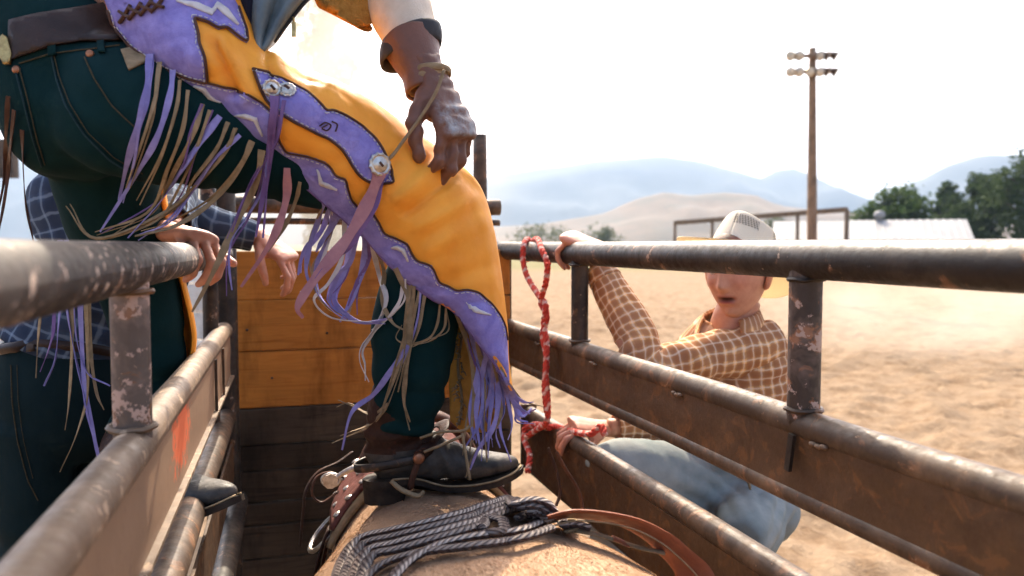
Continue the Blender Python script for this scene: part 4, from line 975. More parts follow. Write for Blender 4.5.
# jacket and vest
cloth('jacket', [(P(110, 10, 1.38), .140, .10), (P(130, -20, 1.39), .168, .122), (P(165, -55, 1.40), .178, .13)] + [(c, a + .012, b + .012) for c, a, b in tor[3:]], 'cloth_black', rider, 60, 48, C3(.6, .8, 0), .006, ((.05, .06, 0), (.2, .1, 1)))
def jacket_front():
    """front edge of the open jacket hanging against the thigh, with its zip"""
    rows = []
    for k, (x0, y0, x1, y1) in enumerate(((236, -40, 345, -50), (240, -15, 322, -16), (243, 8, 303, 4), (247, 28, 287, 24), (252, 44, 274, 42), (257, 51, 264, 50))):
        row = []
        for j in range(9):
            t = j / 8; x, y = x0 + (x1 - x0) * t, y0 + (y1 - y0) * t
            row.append(P(x, y, 1.275 + .012 * math.sin(t * 13 + k * .35) - .025 * math.sin(t * math.pi) + .02 * t))
        rows.append(row)
    a = np.array([[list(p) for p in r] for r in rows]); g = np.stack([cr(a[:, j], 26) for j in range(9)], 1); g = np.stack([cr(g[i], 40) for i in range(26)], 0)
    f = [(i * 40 + j, i * 40 + j + 1, (i + 1) * 40 + j + 1, (i + 1) * 40 + j) for i in range(25) for j in range(39)]
    o = mk('jacket_front', g.reshape(-1, 3), f, 'nylon_slate', rider); s_ = o.modifiers.new('s', 'SOLIDIFY'); s_.thickness = .004
    mk('zip', *tube([P(345, -52, 1.285), P(322, -17, 1.285), P(303, 4, 1.285), P(287, 24, 1.283), P(274, 42, 1.28)], .003, 6, 30)[:2], 'cloth_black', o)
    zp = P(294, 27, 1.28); mk('zip_pull', *bar_vf(zp + UP * .008, zp - UP * .016, .007, .003, FW), 'metal_brass', o, False); mk('zip_pull', *tube([P(293, 17, 1.28), zp + UP * .008], .002, 6)[:2], 'metal_brass', o)
    rows = [[P(232, -30, 1.26), P(238, 5, 1.262), P(246, 48, 1.268)], [P(243, -30, 1.255), P(248, 5, 1.256), P(250, 42, 1.264)], [P(254, -30, 1.262), P(256, 0, 1.264), P(253, 30, 1.268)]]
    a = np.array([[list(p) for p in r] for r in rows]); g = np.stack([cr(a[i], 16) for i in range(3)], 0); g = np.stack([cr(g[:, j], 10) for j in range(16)], 1)
    f = [(i * 16 + j, i * 16 + j + 1, (i + 1) * 16 + j + 1, (i + 1) * 16 + j) for i in range(9) for j in range(15)]
    q = mk('jacket_lining', g.reshape(-1, 3), f, 'cloth_navy', o); q.modifiers.new('s', 'SOLIDIFY').thickness = .004
jacket_front()
def vest_flap():
    a = [[(300, -60), (318, -6), (330, 3)], [(330, -60), (336, 2), (343, 9)], [(360, -60), (354, 10), (358, 18)], [(390, -60), (372, 14), (368, 25)], [(410, -50), (385, 0), (376, 20)]]
    a = np.array([[list(P(x, y, 1.36 + .02 * i - .01 * j)) for j, (x, y) in enumerate(r)] for i, r in enumerate(a)])
    g = np.stack([cr(a[i], 20) for i in range(5)], 0); g = np.stack([cr(g[:, j], 24) for j in range(20)], 1)
    f = [(i * 20 + j, i * 20 + j + 1, (i + 1) * 20 + j + 1, (i + 1) * 20 + j) for i in range(23) for j in range(19)]
    o = mk('vest_flap', g.reshape(-1, 3), f, 'wool_orange', rider); o.modifiers.new('s', 'SOLIDIFY').thickness = .014
vest_flap()
cloth('sleeve', [(shR, .075, .075), (shR.lerp(elbR, .5), .062, .062), (elbR, .054, .054), (elbR.lerp(wrR, .6), .045, .045), (wrR, .036, .036)], 'cloth_cream', rider, 50, 28, (0, 1, 0), .005, ((.26, .08, 0),))
cloth('sleeve', [(shL, .075, .075), (shL.lerp(elbL, .5), .066, .066), (elbL, .058, .058), (P(392, -20, 1.46), .056, .056), (P(404, 18, 1.42), .051, .051), (P(413, 42, 1.39), .043, .043), (P(416, 54, 1.38), .036, .036)], 'cloth_cream', rider, 110, 44, (0, 1, 0), .0085, ((.3, .08, 0), (.42, .05, 2)), freq=55)

# belt, loops, patch
def drape_pts(bv, pts, off, dflt=None):
    o = []; last = dflt
    for px, py in pts:
        h = bv.ray_cast(CAM, DIR(px, py))
        if h[0] is not None:
            n = h[1] if h[1].dot(FW) < 0 else -h[1]; last = (h[0] - CAM).dot(FW); o.append(h[0] + n * off)
        else: o.append(P(px, py, (last or 1.3) - off * .5))
    return o
def densify(poly, step, closed=True):
    o = []; n = len(poly)
    for i in range(n if closed else n - 1):
        a, b = poly[i], poly[(i + 1) % n]; k = max(1, int(math.hypot(b[0] - a[0], b[1] - a[1]) / step))
        for j in range(k): o.append((a[0] + (b[0] - a[0]) * j / k, a[1] + (b[1] - a[1]) * j / k))
    if not closed: o.append(poly[-1])
    return o
def smooth_poly(poly, n=4, closed=True):
    p = list(poly)
    if closed: q = cr(np.array(p[-2:] + p + p[:2], float), (len(p) + 3) * n + 1)[2 * n:-n - n - 0 or None]; return [tuple(x) for x in q[:len(p) * n]]
    return [tuple(x) for x in cr(np.array(p, float), len(p) * n)]
def inside(x, y, poly):
    c = False; j = len(poly) - 1
    for i in range(len(poly)):
        xi, yi = poly[i]; xj, yj = poly[j]
        if (yi > y) != (yj > y) and x < (xj - xi) * (y - yi) / (yj - yi + 1e-12) + xi: c = not c
        j = i
    return c
def patch(name, poly, bv, off, th, mat, parent, step=4.0, dflt=None, wr=0.0):
    """a piece of leather cut to an outline and laid on the surface below it"""
    bd = densify(poly, step); pts = [Vector(p) for p in bd]; n = len(pts); xs = [p[0] for p in bd]; ys = [p[1] for p in bd]
    y = min(ys) + step * .5; k = 0
    while y < max(ys):
        x = min(xs) + (step * .5 if k % 2 else step)
        while x < max(xs):
            if inside(x, y, bd) and min((x - a) ** 2 + (y - b) ** 2 for a, b in bd) > (step * .45) ** 2: pts.append(Vector((x, y)))
            x += step
        y += step * .87; k += 1
    r = delaunay_2d_cdt(pts, [(i, (i + 1) % n) for i in range(n)], [], 1, 1e-4); vv = [(p.x, p.y) for p in r[0]]
    v3 = drape_pts(bv, vv, off, dflt)
    if wr: v3 = [p + Vector((1, 1, 1)) * 0 - FW * (noise.noise(p * 60) * wr) for p in v3]
    o = mk(name, v3, [tuple(f)[::-1] for f in r[2]], mat, parent); s_ = o.modifiers.new('s', 'SOLIDIFY'); s_.thickness = th; s_.offset = -1 
    return o
def cord(name, pts, bv, off, r, mat, parent, n=3, dflt=None, closed=False):
    q = densify(pts + ([pts[0]] if closed else []), n, False); v = drape_pts(bv, q, off, dflt); v2 = [v[0]] + [(v[i - 1] + v[i] * 2 + v[i + 1]) / 4 for i in range(1, len(v) - 1)] + [v[-1]]
    return mk(name, *tube(v2, r, 6, len(v2) * 2, tuple(C3(.3, .3, 1)))[:2], mat, parent)
patch('belt', [(12, 22), (40, 15), (80, 9), (120, 2), (150, -4), (152, 36), (120, 42), (85, 43), (50, 47), (20, 58), (11, 62)], RJB, .007, .005, 'leather_belt', rider, 5, 1.32)
bk = patch('belt_buckle', [(3, 42), (8, 36), (12, 40), (15, 55), (13, 66), (8, 66), (3, 56)], RJB, .010, .006, 'metal_brass', rider, 3, 1.36)
jp = patch('leather_patch', [(121, 51), (143, 46), (148, 62), (129, 71)], RJB, .0035, .003, 'leather_tan', RJ, 4)
cord('seam', [(15, 66), (24, 100), (34, 140), (42, 166)], RJB, .002, .0016, 'thread_dark', RJ)
cord('seam', [(20, 68), (29, 102), (38, 140), (45, 164)], RJB, .002, .0010, 'thread_tan', RJ)
cord('seam', [(50, 48), (56, 75), (66, 105), (85, 135), (110, 160), (140, 177)], RJB, .002, .0016, 'thread_dark', RJ)
cord('seam', [(53, 50), (60, 76), (70, 103), (89, 133), (114, 157), (143, 173)], RJB, .002, .0009, 'thread_tan', RJ)
cord('seam', [(85, 58), (95, 80), (112, 105), (136, 128)], RJB, .002, .0012, 'thread_tan', RJ)
cord('seam', [(20, 64), (50, 54), (90, 50), (120, 46)], RJB, .002, .0012, 'thread_tan', RJ)
for poly in ([(47, 40), (55, 39), (58, 56), (50, 57)], [(98, 44), (105, 43), (106, 54), (99, 54)]): patch('belt_loop', poly, RJB, .006, .004, 'denim_teal', RJ, 3)
for px, py in ((90, 55), (17, 70)):
    h = drape_pts(RJB, [(px, py)], .002)[0]; mk('rivet', *loft([(h + FW * .004, .006, .006), (h - FW * .001, .006, .006), (h - FW * .003, .003, .003)], 6, 12, UP)[:2], 'metal_copper', RJ)

# ------------------------------------------------------------------ chaps: a leather sheet wrapped over thigh and shin
E = [(104, -8), (113, 24), (133, 47), (167, 68), (190, 92), (220, 117), (252, 142), (285, 168), (320, 199), (344, 219), (366, 238), (386, 261), (408, 282), (432, 298), (458, 315), (480, 345), (497, 366), (507, 384)]
Sx = [(225, -50), (238, -20), (250, 15), (262, 46), (282, 57), (308, 70), (340, 83), (372, 101), (404, 124), (440, 150), (470, 174), (484, 196), (493, 228), (499, 262), (504, 300), (507, 330), (508, 360), (512, 392)]
def axis_z(k): return float(np.interp(k, [0, 3, 6, 9, 11, 14, 17], [1.30, 1.28, 1.31, 1.385, 1.42, 1.455, 1.47]))
def chaps():
    n = len(E); rows = []
    for i in range(n):
        e, s_ = np.array(E[i], float), np.array(Sx[i], float); za = axis_z(i); r = float(np.interp(i, [0, 3, 6, 9, 11, 14, 17], [.10, .115, .112, .095, .088, .075, .05]))
        row = []
        prof = ((0, -.72), (.14, -.93), (.3, -1.06), (.5, -1.06), (.7, -.88), (.86, -.60), (.96, -.28), (1.0, .05), (.97, .42), (.88, .72), (.72, .92), (.5, 1.05))
        fl = float(np.interp(i, [0, 11, 14, 17], [0, 0, .35, .8]))        # wing flares towards the hem
        for t, d in prof:
            q = e + (s_ - e) * t; z = za + r * d
            if i >= 11 and t < .5: z -= .03 * fl * (1 - t * 2)
            if i > 11 and d > .3: q = q + np.array([-(d - .3) * 26 * min(1, (i - 11) / 4), (i - 11) * 9 * (d - .3)])
            row.append(list(P(q[0], q[1], z)))
        rows.append(row)
    a = np.array(rows); m = a.shape[1]; NR, NC = 120, 60
    g = np.stack([cr(a[:, j], NR) for j in range(m)], 1); g = np.stack([cr(g[i], NC) for i in range(NR)], 0)
    # creases in the leather
    cre = [((398, 201), (438, 163), .010, 5), ((407, 212), (452, 178), -.010, 5), ((420, 228), (470, 200), .007, 6), ((376, 190), (398, 160), -.006, 5), ((214, 44), (238, 92), -.009, 5), ((226, 44), (250, 96), .009, 6), ((262, 52), (268, 78), -.008, 4), ((276, 56), (284, 80), .008, 5), ((300, 70), (310, 92), -.006, 5), ((330, 84), (338, 104), .004, 6), ((430, 250), (480, 222), .005, 8), ((450, 280), (500, 262), -.004, 8), ((485, 220), (500, 330), .004, 6), ((440, 150), (470, 185), -.006, 6)]
    v = g.reshape(-1, 3); out_ = []
    for p in v:
        p = Vector(p); d = p - CAM; z = d.dot(FW); x = 512 + FPX * d.dot(RT) / z; y = 288 - FPX * d.dot(UP) / z; o = 0
        for (x0, y0), (x1, y1), amp, wd in cre:
            dx, dy = x1 - x0, y1 - y0; t = max(0, min(1, ((x - x0) * dx + (y - y0) * dy) / (dx * dx + dy * dy))); q = math.hypot(x - x0 - dx * t, y - y0 - dy * t); o += 1.5 * amp * math.exp(-(q / wd) ** 2)
        o += noise.noise(p * 11) * .004 + noise.noise(p * 30) * .0015 - .0045 * max(0, 1 - 7 * abs(noise.noise(p * 8 + Vector((3, 1, 7))))) - .002 * max(0, 1 - 5 * abs(noise.noise(p * 19)))
        out_.append(p - FW * o)
    f = [(i * NC + j, (i + 1) * NC + j, (i + 1) * NC + j + 1, i * NC + j + 1) for i in range(NR - 1) for j in range(NC - 1)]
    o = mk('chaps', out_, f, 'leather_orange', rider); s_ = o.modifiers.new('s', 'SOLIDIFY'); s_.thickness = .0035; s_.offset = 0
    o.data.materials.append(MATS['leather_suede']); s_.material_offset = 1
    return o
CH = chaps(); CB = bvh_of(CH)
# far wing of the lower chap hanging behind the shin
def far_wing():
    a = [[(505, 300, 1.50), (506, 350, 1.50), (504, 395, 1.51), (500, 428, 1.52)], [(488, 305, 1.53), (488, 350, 1.535), (487, 395, 1.54), (484, 432, 1.545)], [(468, 310, 1.54), (466, 350, 1.55), (466, 395, 1.555), (463, 430, 1.56)], [(446, 320, 1.54), (448, 350, 1.55), (450, 395, 1.56), (451, 420, 1.565)]]
    a = np.array([[list(P(*p)) for p in r] for r in a]); g = np.stack([cr(a[i], 24) for i in range(4)], 0); g = np.stack([cr(g[:, j], 18) for j in range(24)], 1)
    f = [(i * 24 + j, i * 24 + j + 1, (i + 1) * 24 + j + 1, (i + 1) * 24 + j) for i in range(17) for j in range(23)]
    v = [Vector(p) - FW * noise.noise(Vector(p) * 14) * .006 for p in g.reshape(-1, 3)]
    o = mk('inner_wing', v, f, 'leather_suede', CH); o.modifiers.new('s', 'SOLIDIFY').thickness = .004
    mb = MB(); rnd = random.Random(3)
    for k in range(34):
        y = 318 + k * 3.2; x = 459 + 3 * math.sin(k * .5); p = P(x, y, 1.535); mb.add(*tube([p, p + C3(rnd.uniform(-.006, .006), rnd.uniform(-.004, .004), .004), p + C3(rnd.uniform(-.010, .010), -.006, .006)], [.0022, .0018, .0008], 5, 4))
    mb.add(*tube([P(460 + 2 * math.sin(k), 315 + k * 11, 1.538) for k in range(11)], .0028, 6, 40)); mb.build('wool_edge', 'leather_tan', CH)
far_wing()
# yoke, trim and overlay
YOKE = [(104, -9), (111, 12), (116, 28), (133, 46), (150, 57), (167, 67), (190, 77), (209, 82), (208, 70), (206, 58), (200, 46), (199, 36), (194, 20), (207, 24), (218, 31), (226, 29), (231, 34), (240, 41), (246, 44), (244, 30), (236, 8), (226, -12)]
TRU = [(167, 66), (190, 77), (209, 82), (228, 87), (245, 93), (262, 103), (274, 114), (277, 126), (280, 139), (287, 151), (298, 153), (308, 155), (325, 161), (332, 168), (336, 175), (346, 178), (348, 188), (352, 199), (360, 207), (374, 212), (380, 222), (385, 233), (396, 237), (408, 243), (412, 252), (418, 260), (432, 265), (436, 273), (439, 281), (448, 286), (457, 290), (466, 289), (477, 292), (484, 298), (489, 303), (494, 308), (499, 317), (503, 326), (505, 340)]
TRL = [(507, 382), (497, 364), (481, 344), (469, 327), (457, 314), (432, 297.5), (408, 281.5), (386, 260.5), (366, 237.5), (344, 218.5), (321, 199), (300, 181), (285, 167.5), (252, 141.5), (220, 116.5), (190, 91.5), (167, 68)]
OVL = [(252, 71), (262, 73), (269, 75), (282, 80), (294, 87), (306, 94), (315, 101), (321, 107), (325, 112), (331, 111), (337, 113), (345, 117), (353, 122), (362, 128), (370, 135), (377, 143), (382, 151), (386, 160), (390, 170), (394, 183), (384, 184), (372, 182), (364, 179), (358, 174), (352, 166), (346, 156), (341, 149), (335, 144), (327, 138), (318, 134), (309, 129), (301, 125), (293, 121), (286, 117), (276, 110), (266, 101), (259, 90)]
yk = patch('yoke', YOKE, CB, .0055, .004, 'leather_purple', CH, 4, 1.2, .0)
tr = patch('trim', TRU + TRL, CB, .0045, .003, 'leather_purple', CH, 4, 1.4)
ov = patch('overlay', OVL, CB, .0050, .0035, 'leather_purple', CH, 4, 1.25)
cord('piping', YOKE[1:-1], CB, .006, .0022, 'leather_brown', yk); cord('piping', TRU, CB, .005, .0019, 'leather_brown', tr); cord('piping', OVL, CB, .0055, .0022, 'leather_brown', ov, closed=True)
cord('piping', TRL, CB, .004, .0016, 'leather_plum', tr)
def zig(pts, wd, wd2=None):
    """a pointed lightning shape around a polyline"""
    a = []; b = []; n = len(pts)
    for i, (x, y) in enumerate(pts):
        x0, y0 = pts[max(0, i - 1)]; x1, y1 = pts[min(n - 1, i + 1)]; L = math.hypot(x1 - x0, y1 - y0); k = wd * (.25 if i in (0, n - 1) else 1)
        a.append((x - (y1 - y0) / L * k, y + (x1 - x0) / L * k)); b.append((x + (y1 - y0) / L * k, y - (x1 - x0) / L * k))
    return a + b[::-1]
for z_, wd in (([(177, 3), (196, 8), (211, 15), (216, 7), (224, 14), (236, 27)], 3.2), ([(160, -9), (176, -4), (190, -6), (206, 0)], 3)): patch('inlay', zig(z_, wd), CB, .0075, .003, 'leather_white', yk, 3, 1.2)
for z_ in ([(237, 114), (247, 115), (257, 118), (264, 134)], [(318, 167), (322, 181), (329, 184), (338, 188)], [(392, 246), (398, 246), (404, 249), (409, 260)], [(466, 301), (471, 307), (477, 311), (489, 315)], [(196, 84), (206, 88), (212, 96), (224, 101)]): patch('inlay', zig(z_, 1.9), CB, .0070, .003, 'leather_white', tr, 2.5)
for k in range(4):
    x = 124 + k * 10; cord('lacing', [(x, 22 - k * 2.4), (x + 7, 14 - k * 2.4), (x + 11, 7 - k * 2.4)], CB, .0085, .0030, 'leather_brown', yk, 3, 1.2); cord('lacing', [(x, 12 - k * 2.4), (x + 6, 16 - k * 2.4), (x + 13, 18 - k * 2.4)], CB, .0095, .0026, 'leather_brown', yk, 3, 1.2)
cord('tooling', [(318, 126), (324, 122), (330, 126), (326, 131), (320, 128), (326, 125)], CB, .006, .0012, 'leather_brown', ov, 2); cord('tooling', [(330, 122), (336, 125), (334, 132)], CB, .006, .0012, 'leather_brown', ov, 2)
def concho(px, py, r, parent):
    p, q, s_ = drape_pts(CB, [(px, py), (px + 4, py), (px, py + 4)], .006, 1.25); n = (q - p).cross(s_ - p).normalized(); n = n if n.dot(FW) < 0 else -n
    mb = MB(); u = n.orthogonal().normalized(); w_ = n.cross(u); m = 36; prof = ((0, 1.0), (.0025, 1.0), (.004, .85), (.003, .7), (.005, .5), (.0065, .25), (.007, .01)); v = []
    for h, k in prof:
        for j in range(m):
            a = 6.2832 * j / m; rr = r * k * (1 + (.06 * math.cos(a * 12) if k > .8 else 0)); v.append(p + n * h + (u * math.cos(a) + w_ * math.sin(a)) * rr)
    f = [(i * m + j, i * m + (j + 1) % m, (i + 1) * m + (j + 1) % m, (i + 1) * m + j) for i in range(len(prof) - 1) for j in range(m)]
    o = mk('concho', v, f, 'metal_silver', parent, True, sharp=30); mk('slot', *box_vf(p + n * .0066, .004, .009, .002, Matrix((u, w_, n)).transposed()), 'leather_brown', o if parent is CH else parent, False); return p, n
def stitches(name, pts, bv, off, mat, parent, dash=3.4, gap=2.2, inset=2.4, sgn=1):
    q = densify(pts, 1.0, False); mb = MB(); i = 0; n = len(q)
    while i + dash < n:
        seg_ = []
        for k in (i, i + dash * .5, i + dash):
            k = int(k); x0, y0 = q[max(0, k - 2)]; x1, y1 = q[min(n - 1, k + 2)]; L = math.hypot(x1 - x0, y1 - y0) or 1; seg_.append((q[k][0] - sgn * (y1 - y0) / L * inset, q[k][1] + sgn * (x1 - x0) / L * inset))
        mb.add(*tube(drape_pts(bv, seg_, off, 1.3), .0008, 5, 3, tuple(C3(.3, .3, 1)))[:2]); i += int(dash + gap)
    o = mb.build(name, mat, parent); o['kind'] = 'stuff'; return o
stitches('stitching', TRU, CB, .0055, 'leather_white', tr); stitches('stitching', OVL + [OVL[0]], CB, .0062, 'leather_white', ov); stitches('stitching', YOKE[1:-1], CB, .0068, 'leather_white', yk, sgn=-1)
concho(378, 165, .0185, CH); concho(271, 90, .0135, CH); concho(287, 93, .0135, CH)

# fringe
def front(px, py, base):
    z = base
    for bv in (CB, RJB):
        d = depth(bv, px, py)
        if d is not None: z = min(z, d - .012)
    return z
def ribbon(name, pts, wd, mat, parent, z0=None, zdefault=1.3, th=.0012, taper=.3, seed=0, split=False):
    rnd = random.Random(seed * 77 + 5); n = max(10, len(pts) * 6); q = cr(np.array(pts, float), n); zs = []
    for i, (x, y) in enumerate(q[:, :2]): zs.append(front(x, y, zdefault + (q[i, 2] if q.shape[1] > 2 else 0)))
    zs = np.array(zs); k = np.ones(7) / 7; zs = np.minimum(zs, np.convolve(np.pad(zs, 3, 'edge'), k, 'valid')) ; zs = np.convolve(np.pad(zs, 2, 'edge'), np.ones(5) / 5, 'valid')
    c = [P(x, y, z) for (x, y), z in zip(q[:, :2], zs)]; tw = rnd.uniform(-.6, .6); tw2 = rnd.uniform(-2.2, 2.2); v = []; f = []
    for i in range(n):
        t = (c[min(n - 1, i + 1)] - c[max(0, i - 1)]).normalized(); a = tw + tw2 * i / n; w_ = (t.cross(FW)).normalized(); w_ = w_ * math.cos(a) + FW * math.sin(a) * .8; w_ = (w_ - t * w_.dot(t)).normalized(); nn = t.cross(w_)
        s_ = wd * .5 * (1 - (1 - taper) * max(0, (i / (n - 1) - .6) / .4)) * (.85 + .15 * math.sin(i * .7 + seed)); c_ = th * .5
        v += [c[i] - w_ * s_ - nn * c_, c[i] + w_ * s_ - nn * c_, c[i] + w_ * s_ + nn * c_, c[i] - w_ * s_ + nn * c_]
        if i: k = 4 * i; f += [(k - 4 + j, k - 4 + (j + 1) % 4, k + (j + 1) % 4, k + j) for j in range(4)]
    f += [(3, 2, 1, 0), tuple(4 * n - 4 + j for j in range(4))]
    return mk(name, v, f, mat, parent, True, sharp=50)
FR = [  # points, width in m, leather
 ([(150, 54), (148, 85), (140, 120), (128, 160), (119, 200)], .010, 'lilac', 1.2), ([(160, 62), (156, 95), (146, 130), (126, 188)], .006, 'tan', 1.2), ([(173, 70), (170, 95), (158, 135), (138, 172), (100, 232)], .008, 'lilac', 1.2),
 ([(188, 90), (183, 128), (168, 168), (148, 212), (95, 232)], .005, 'tan', 1.2), ([(203, 104), (194, 132), (176, 168), (155, 205), (110, 237)], .006, 'tan', 1.2), ([(220, 116), (202, 140), (180, 172), (160, 202), (128, 238)], .010, 'lilac', 1.2),
 ([(235, 128), (226, 152), (202, 178), (165, 212), (96, 238), (70, 204)], .005, 'tan', 1.2), ([(252, 141), (241, 165), (214, 200), (175, 226), (135, 236)], .008, 'tan', 1.2), ([(262, 150), (256, 182), (234, 228), (212, 275), (192, 312)], .010, 'tan', 1.2),
 ([(275, 96), (273, 130), (268, 180), (263, 238)], .014, 'plum', 1.18), ([(284, 100), (276, 140), (258, 172), (244, 200), (232, 232)], .006, 'plum', 1.18), ([(287, 168), (286, 200), (272, 240), (241, 287)], .011, 'pink', 1.2),
 ([(266, 155), (262, 190), (246, 218), (232, 240), (229, 265), (232, 290)], .006, 'lilac', 1.2), ([(240, 135), (214, 160), (192, 192), (170, 222), (140, 234)], .006, 'lilac', 1.2), ([(228, 122), (216, 150), (190, 185), (186, 210)], .006, 'tan', 1.2),
 ([(210, 110), (196, 150), (178, 190), (160, 218), (134, 232)], .005, 'tan', 1.2), ([(180, 80), (176, 110), (160, 160), (140, 205)], .006, 'tan', 1.2), ([(300, 182), (296, 200), (284, 228), (268, 252)], .006, 'tan', 1.22),
 # cluster behind the knee
 ([(330, 206), (322, 230), (304, 252), (298, 275)], .009, 'lilac', 1.33), ([(335, 210), (328, 240), (316, 268), (318, 292), (332, 310), (346, 320)], .009, 'lilac', 1.33), ([(345, 220), (342, 258), (328, 284), (314, 300), (332, 318), (372, 322)], .008, 'white', 1.33),
 ([(350, 224), (346, 268), (334, 300), (360, 322), (392, 318)], .009, 'lilac', 1.34), ([(365, 236), (363, 268), (352, 298), (340, 322)], .010, 'lilac', 1.34), ([(356, 228), (352, 255), (342, 282), (326, 300)], .008, 'plum', 1.34), ([(340, 214), (324, 238), (316, 252)], .010, 'lilac', 1.32),
 ([(372, 244), (379, 275), (386, 300), (376, 328), (362, 346), (360, 362), (369, 382)], .008, 'white', 1.37), ([(376, 248), (384, 272), (382, 300), (392, 322), (404, 330)], .007, 'tan', 1.37), ([(324, 202), (318, 222), (310, 245), (306, 270), (312, 290)], .008, 'lilac', 1.32),
 ([(359, 230), (350, 262), (338, 275), (330, 302), (344, 316)], .008, 'lilac', 1.335), ([(332, 207), (330, 232), (322, 262), (312, 282), (300, 292)], .006, 'white', 1.33), ([(369, 240), (368, 262), (356, 285), (348, 306)], .007, 'plum', 1.34),
 # over the shin
 ([(396, 268), (409, 300), (406, 332), (394, 372), (380, 416)], .009, 'tan', 1.39), ([(410, 284), (406, 318), (402, 362), (388, 405), (378, 418)], .008, 'tan', 1.39), ([(413, 286), (411, 330), (406, 372), (404, 402), (410, 422)], .008, 'tan', 1.39), ([(420, 291), (413, 318), (408, 348), (402, 372)], .006, 'tan', 1.39),
 ([(440, 303), (437, 325), (428, 339), (408, 344), (396, 338), (402, 325)], .004, 'tan', 1.39), ([(446, 307), (444, 328), (430, 341), (412, 345)], .004, 'tan', 1.39), ([(404, 279), (400, 300), (390, 316), (372, 330)], .006, 'white', 1.385), ([(408, 344), (394, 366), (374, 394), (352, 412), (342, 450)], .009, 'lilac', 1.40),
 ([(388, 404), (372, 414), (352, 406), (338, 400)], .005, 'tan', 1.41), ([(386, 408), (370, 424), (350, 432), (340, 436)], .005, 'tan', 1.41), ([(425, 294), (418, 330), (406, 360), (398, 392)], .007, 'tan', 1.39),
 # hem
 ([(456, 314), (468, 345), (474, 384), (472, 420), (470, 452)], .007, 'tan', 1.41), ([(466, 324), (482, 356), (484, 394), (478, 425), (466, 446)], .009, 'lilac', 1.41), ([(478, 342), (484, 380), (484, 420), (487, 462)], .009, 'tan', 1.41), ([(485, 350), (492, 388), (489, 425), (488, 458)], .008, 'lilac', 1.41),
 ([(490, 356), (498, 392), (494, 425), (478, 450), (470, 470)], .009, 'lilac', 1.41), ([(496, 364), (502, 395), (500, 428), (511, 462)], .006, 'lilac', 1.42), ([(500, 370), (510, 396), (520, 408), (530, 414)], .008, 'lilac', 1.43), ([(504, 376), (512, 400), (522, 416), (532, 408)], .008, 'lilac', 1.44),
 ([(502, 374), (508, 402), (512, 425), (508, 440)], .008, 'lilac', 1.43), ([(474, 335), (478, 370), (470, 410), (474, 440)], .008, 'lilac', 1.41), ([(493, 360), (500, 385), (504, 410), (496, 432), (500, 448)], .007, 'lilac', 1.42), ([(481, 346), (488, 375), (482, 402), (490, 430)], .006, 'plum', 1.415),
 ([(498, 367), (512, 392), (524, 402), (534, 402)], .007, 'lilac', 1.43), ([(505, 378), (514, 398), (518, 418), (528, 422)], .007, 'lilac', 1.44), ([(487, 352), (480, 386), (476, 416), (480, 448)], .008, 'lilac', 1.41), ([(470, 328), (476, 356), (490, 388), (494, 408)], .007, 'lilac', 1.41), ([(494, 361), (490, 395), (482, 418), (484, 440)], .008, 'lilac', 1.41),
 ([(462, 320), (470, 352), (480, 376), (480, 400)], .007, 'plum', 1.41)]
for i, (pts, wd, m, z) in enumerate(FR):
    ribbon('fringe', pts, wd * 1.25, 'leather_' + m, CH, None, z + .06, seed=i)
    rj = random.Random(i); k = len(pts) - 1; q = [(x + rj.uniform(-2, 3) + rj.uniform(-9, 9) * j / k, y + rj.uniform(-7, 9) * j / k) for j, (x, y) in enumerate(pts)]
    if i % 3 != 2: ribbon('fringe', q, wd * rj.uniform(.5, .95), 'leather_' + (m if rj.random() < .5 else rj.choice(('tan', 'lilac', 'plum', 'tan'))), CH, None, z + .065, seed=i + 300)
ribbon('tie', [(380, 172), (368, 202), (346, 240), (317, 276), (298, 306), (303, 318)], .022, 'leather_pink', CH, None, 1.27, seed=90, taper=.3); ribbon('tie', [(382, 175), (374, 205), (352, 242), (330, 262), (308, 290), (296, 312)], .014, 'leather_plum', CH, None, 1.275, seed=91)
# ties hanging at the rider's far hip
for i, pts in enumerate(([(8, 96), (6, 135), (4, 180), (-4, 220)], [(14, 110), (10, 150), (6, 190), (-2, 236)], [(22, 130), (23, 165), (26, 205), (34, 244)])): ribbon('tie', pts, .007, 'leather_brown', rider, None, 1.30, seed=50 + i)
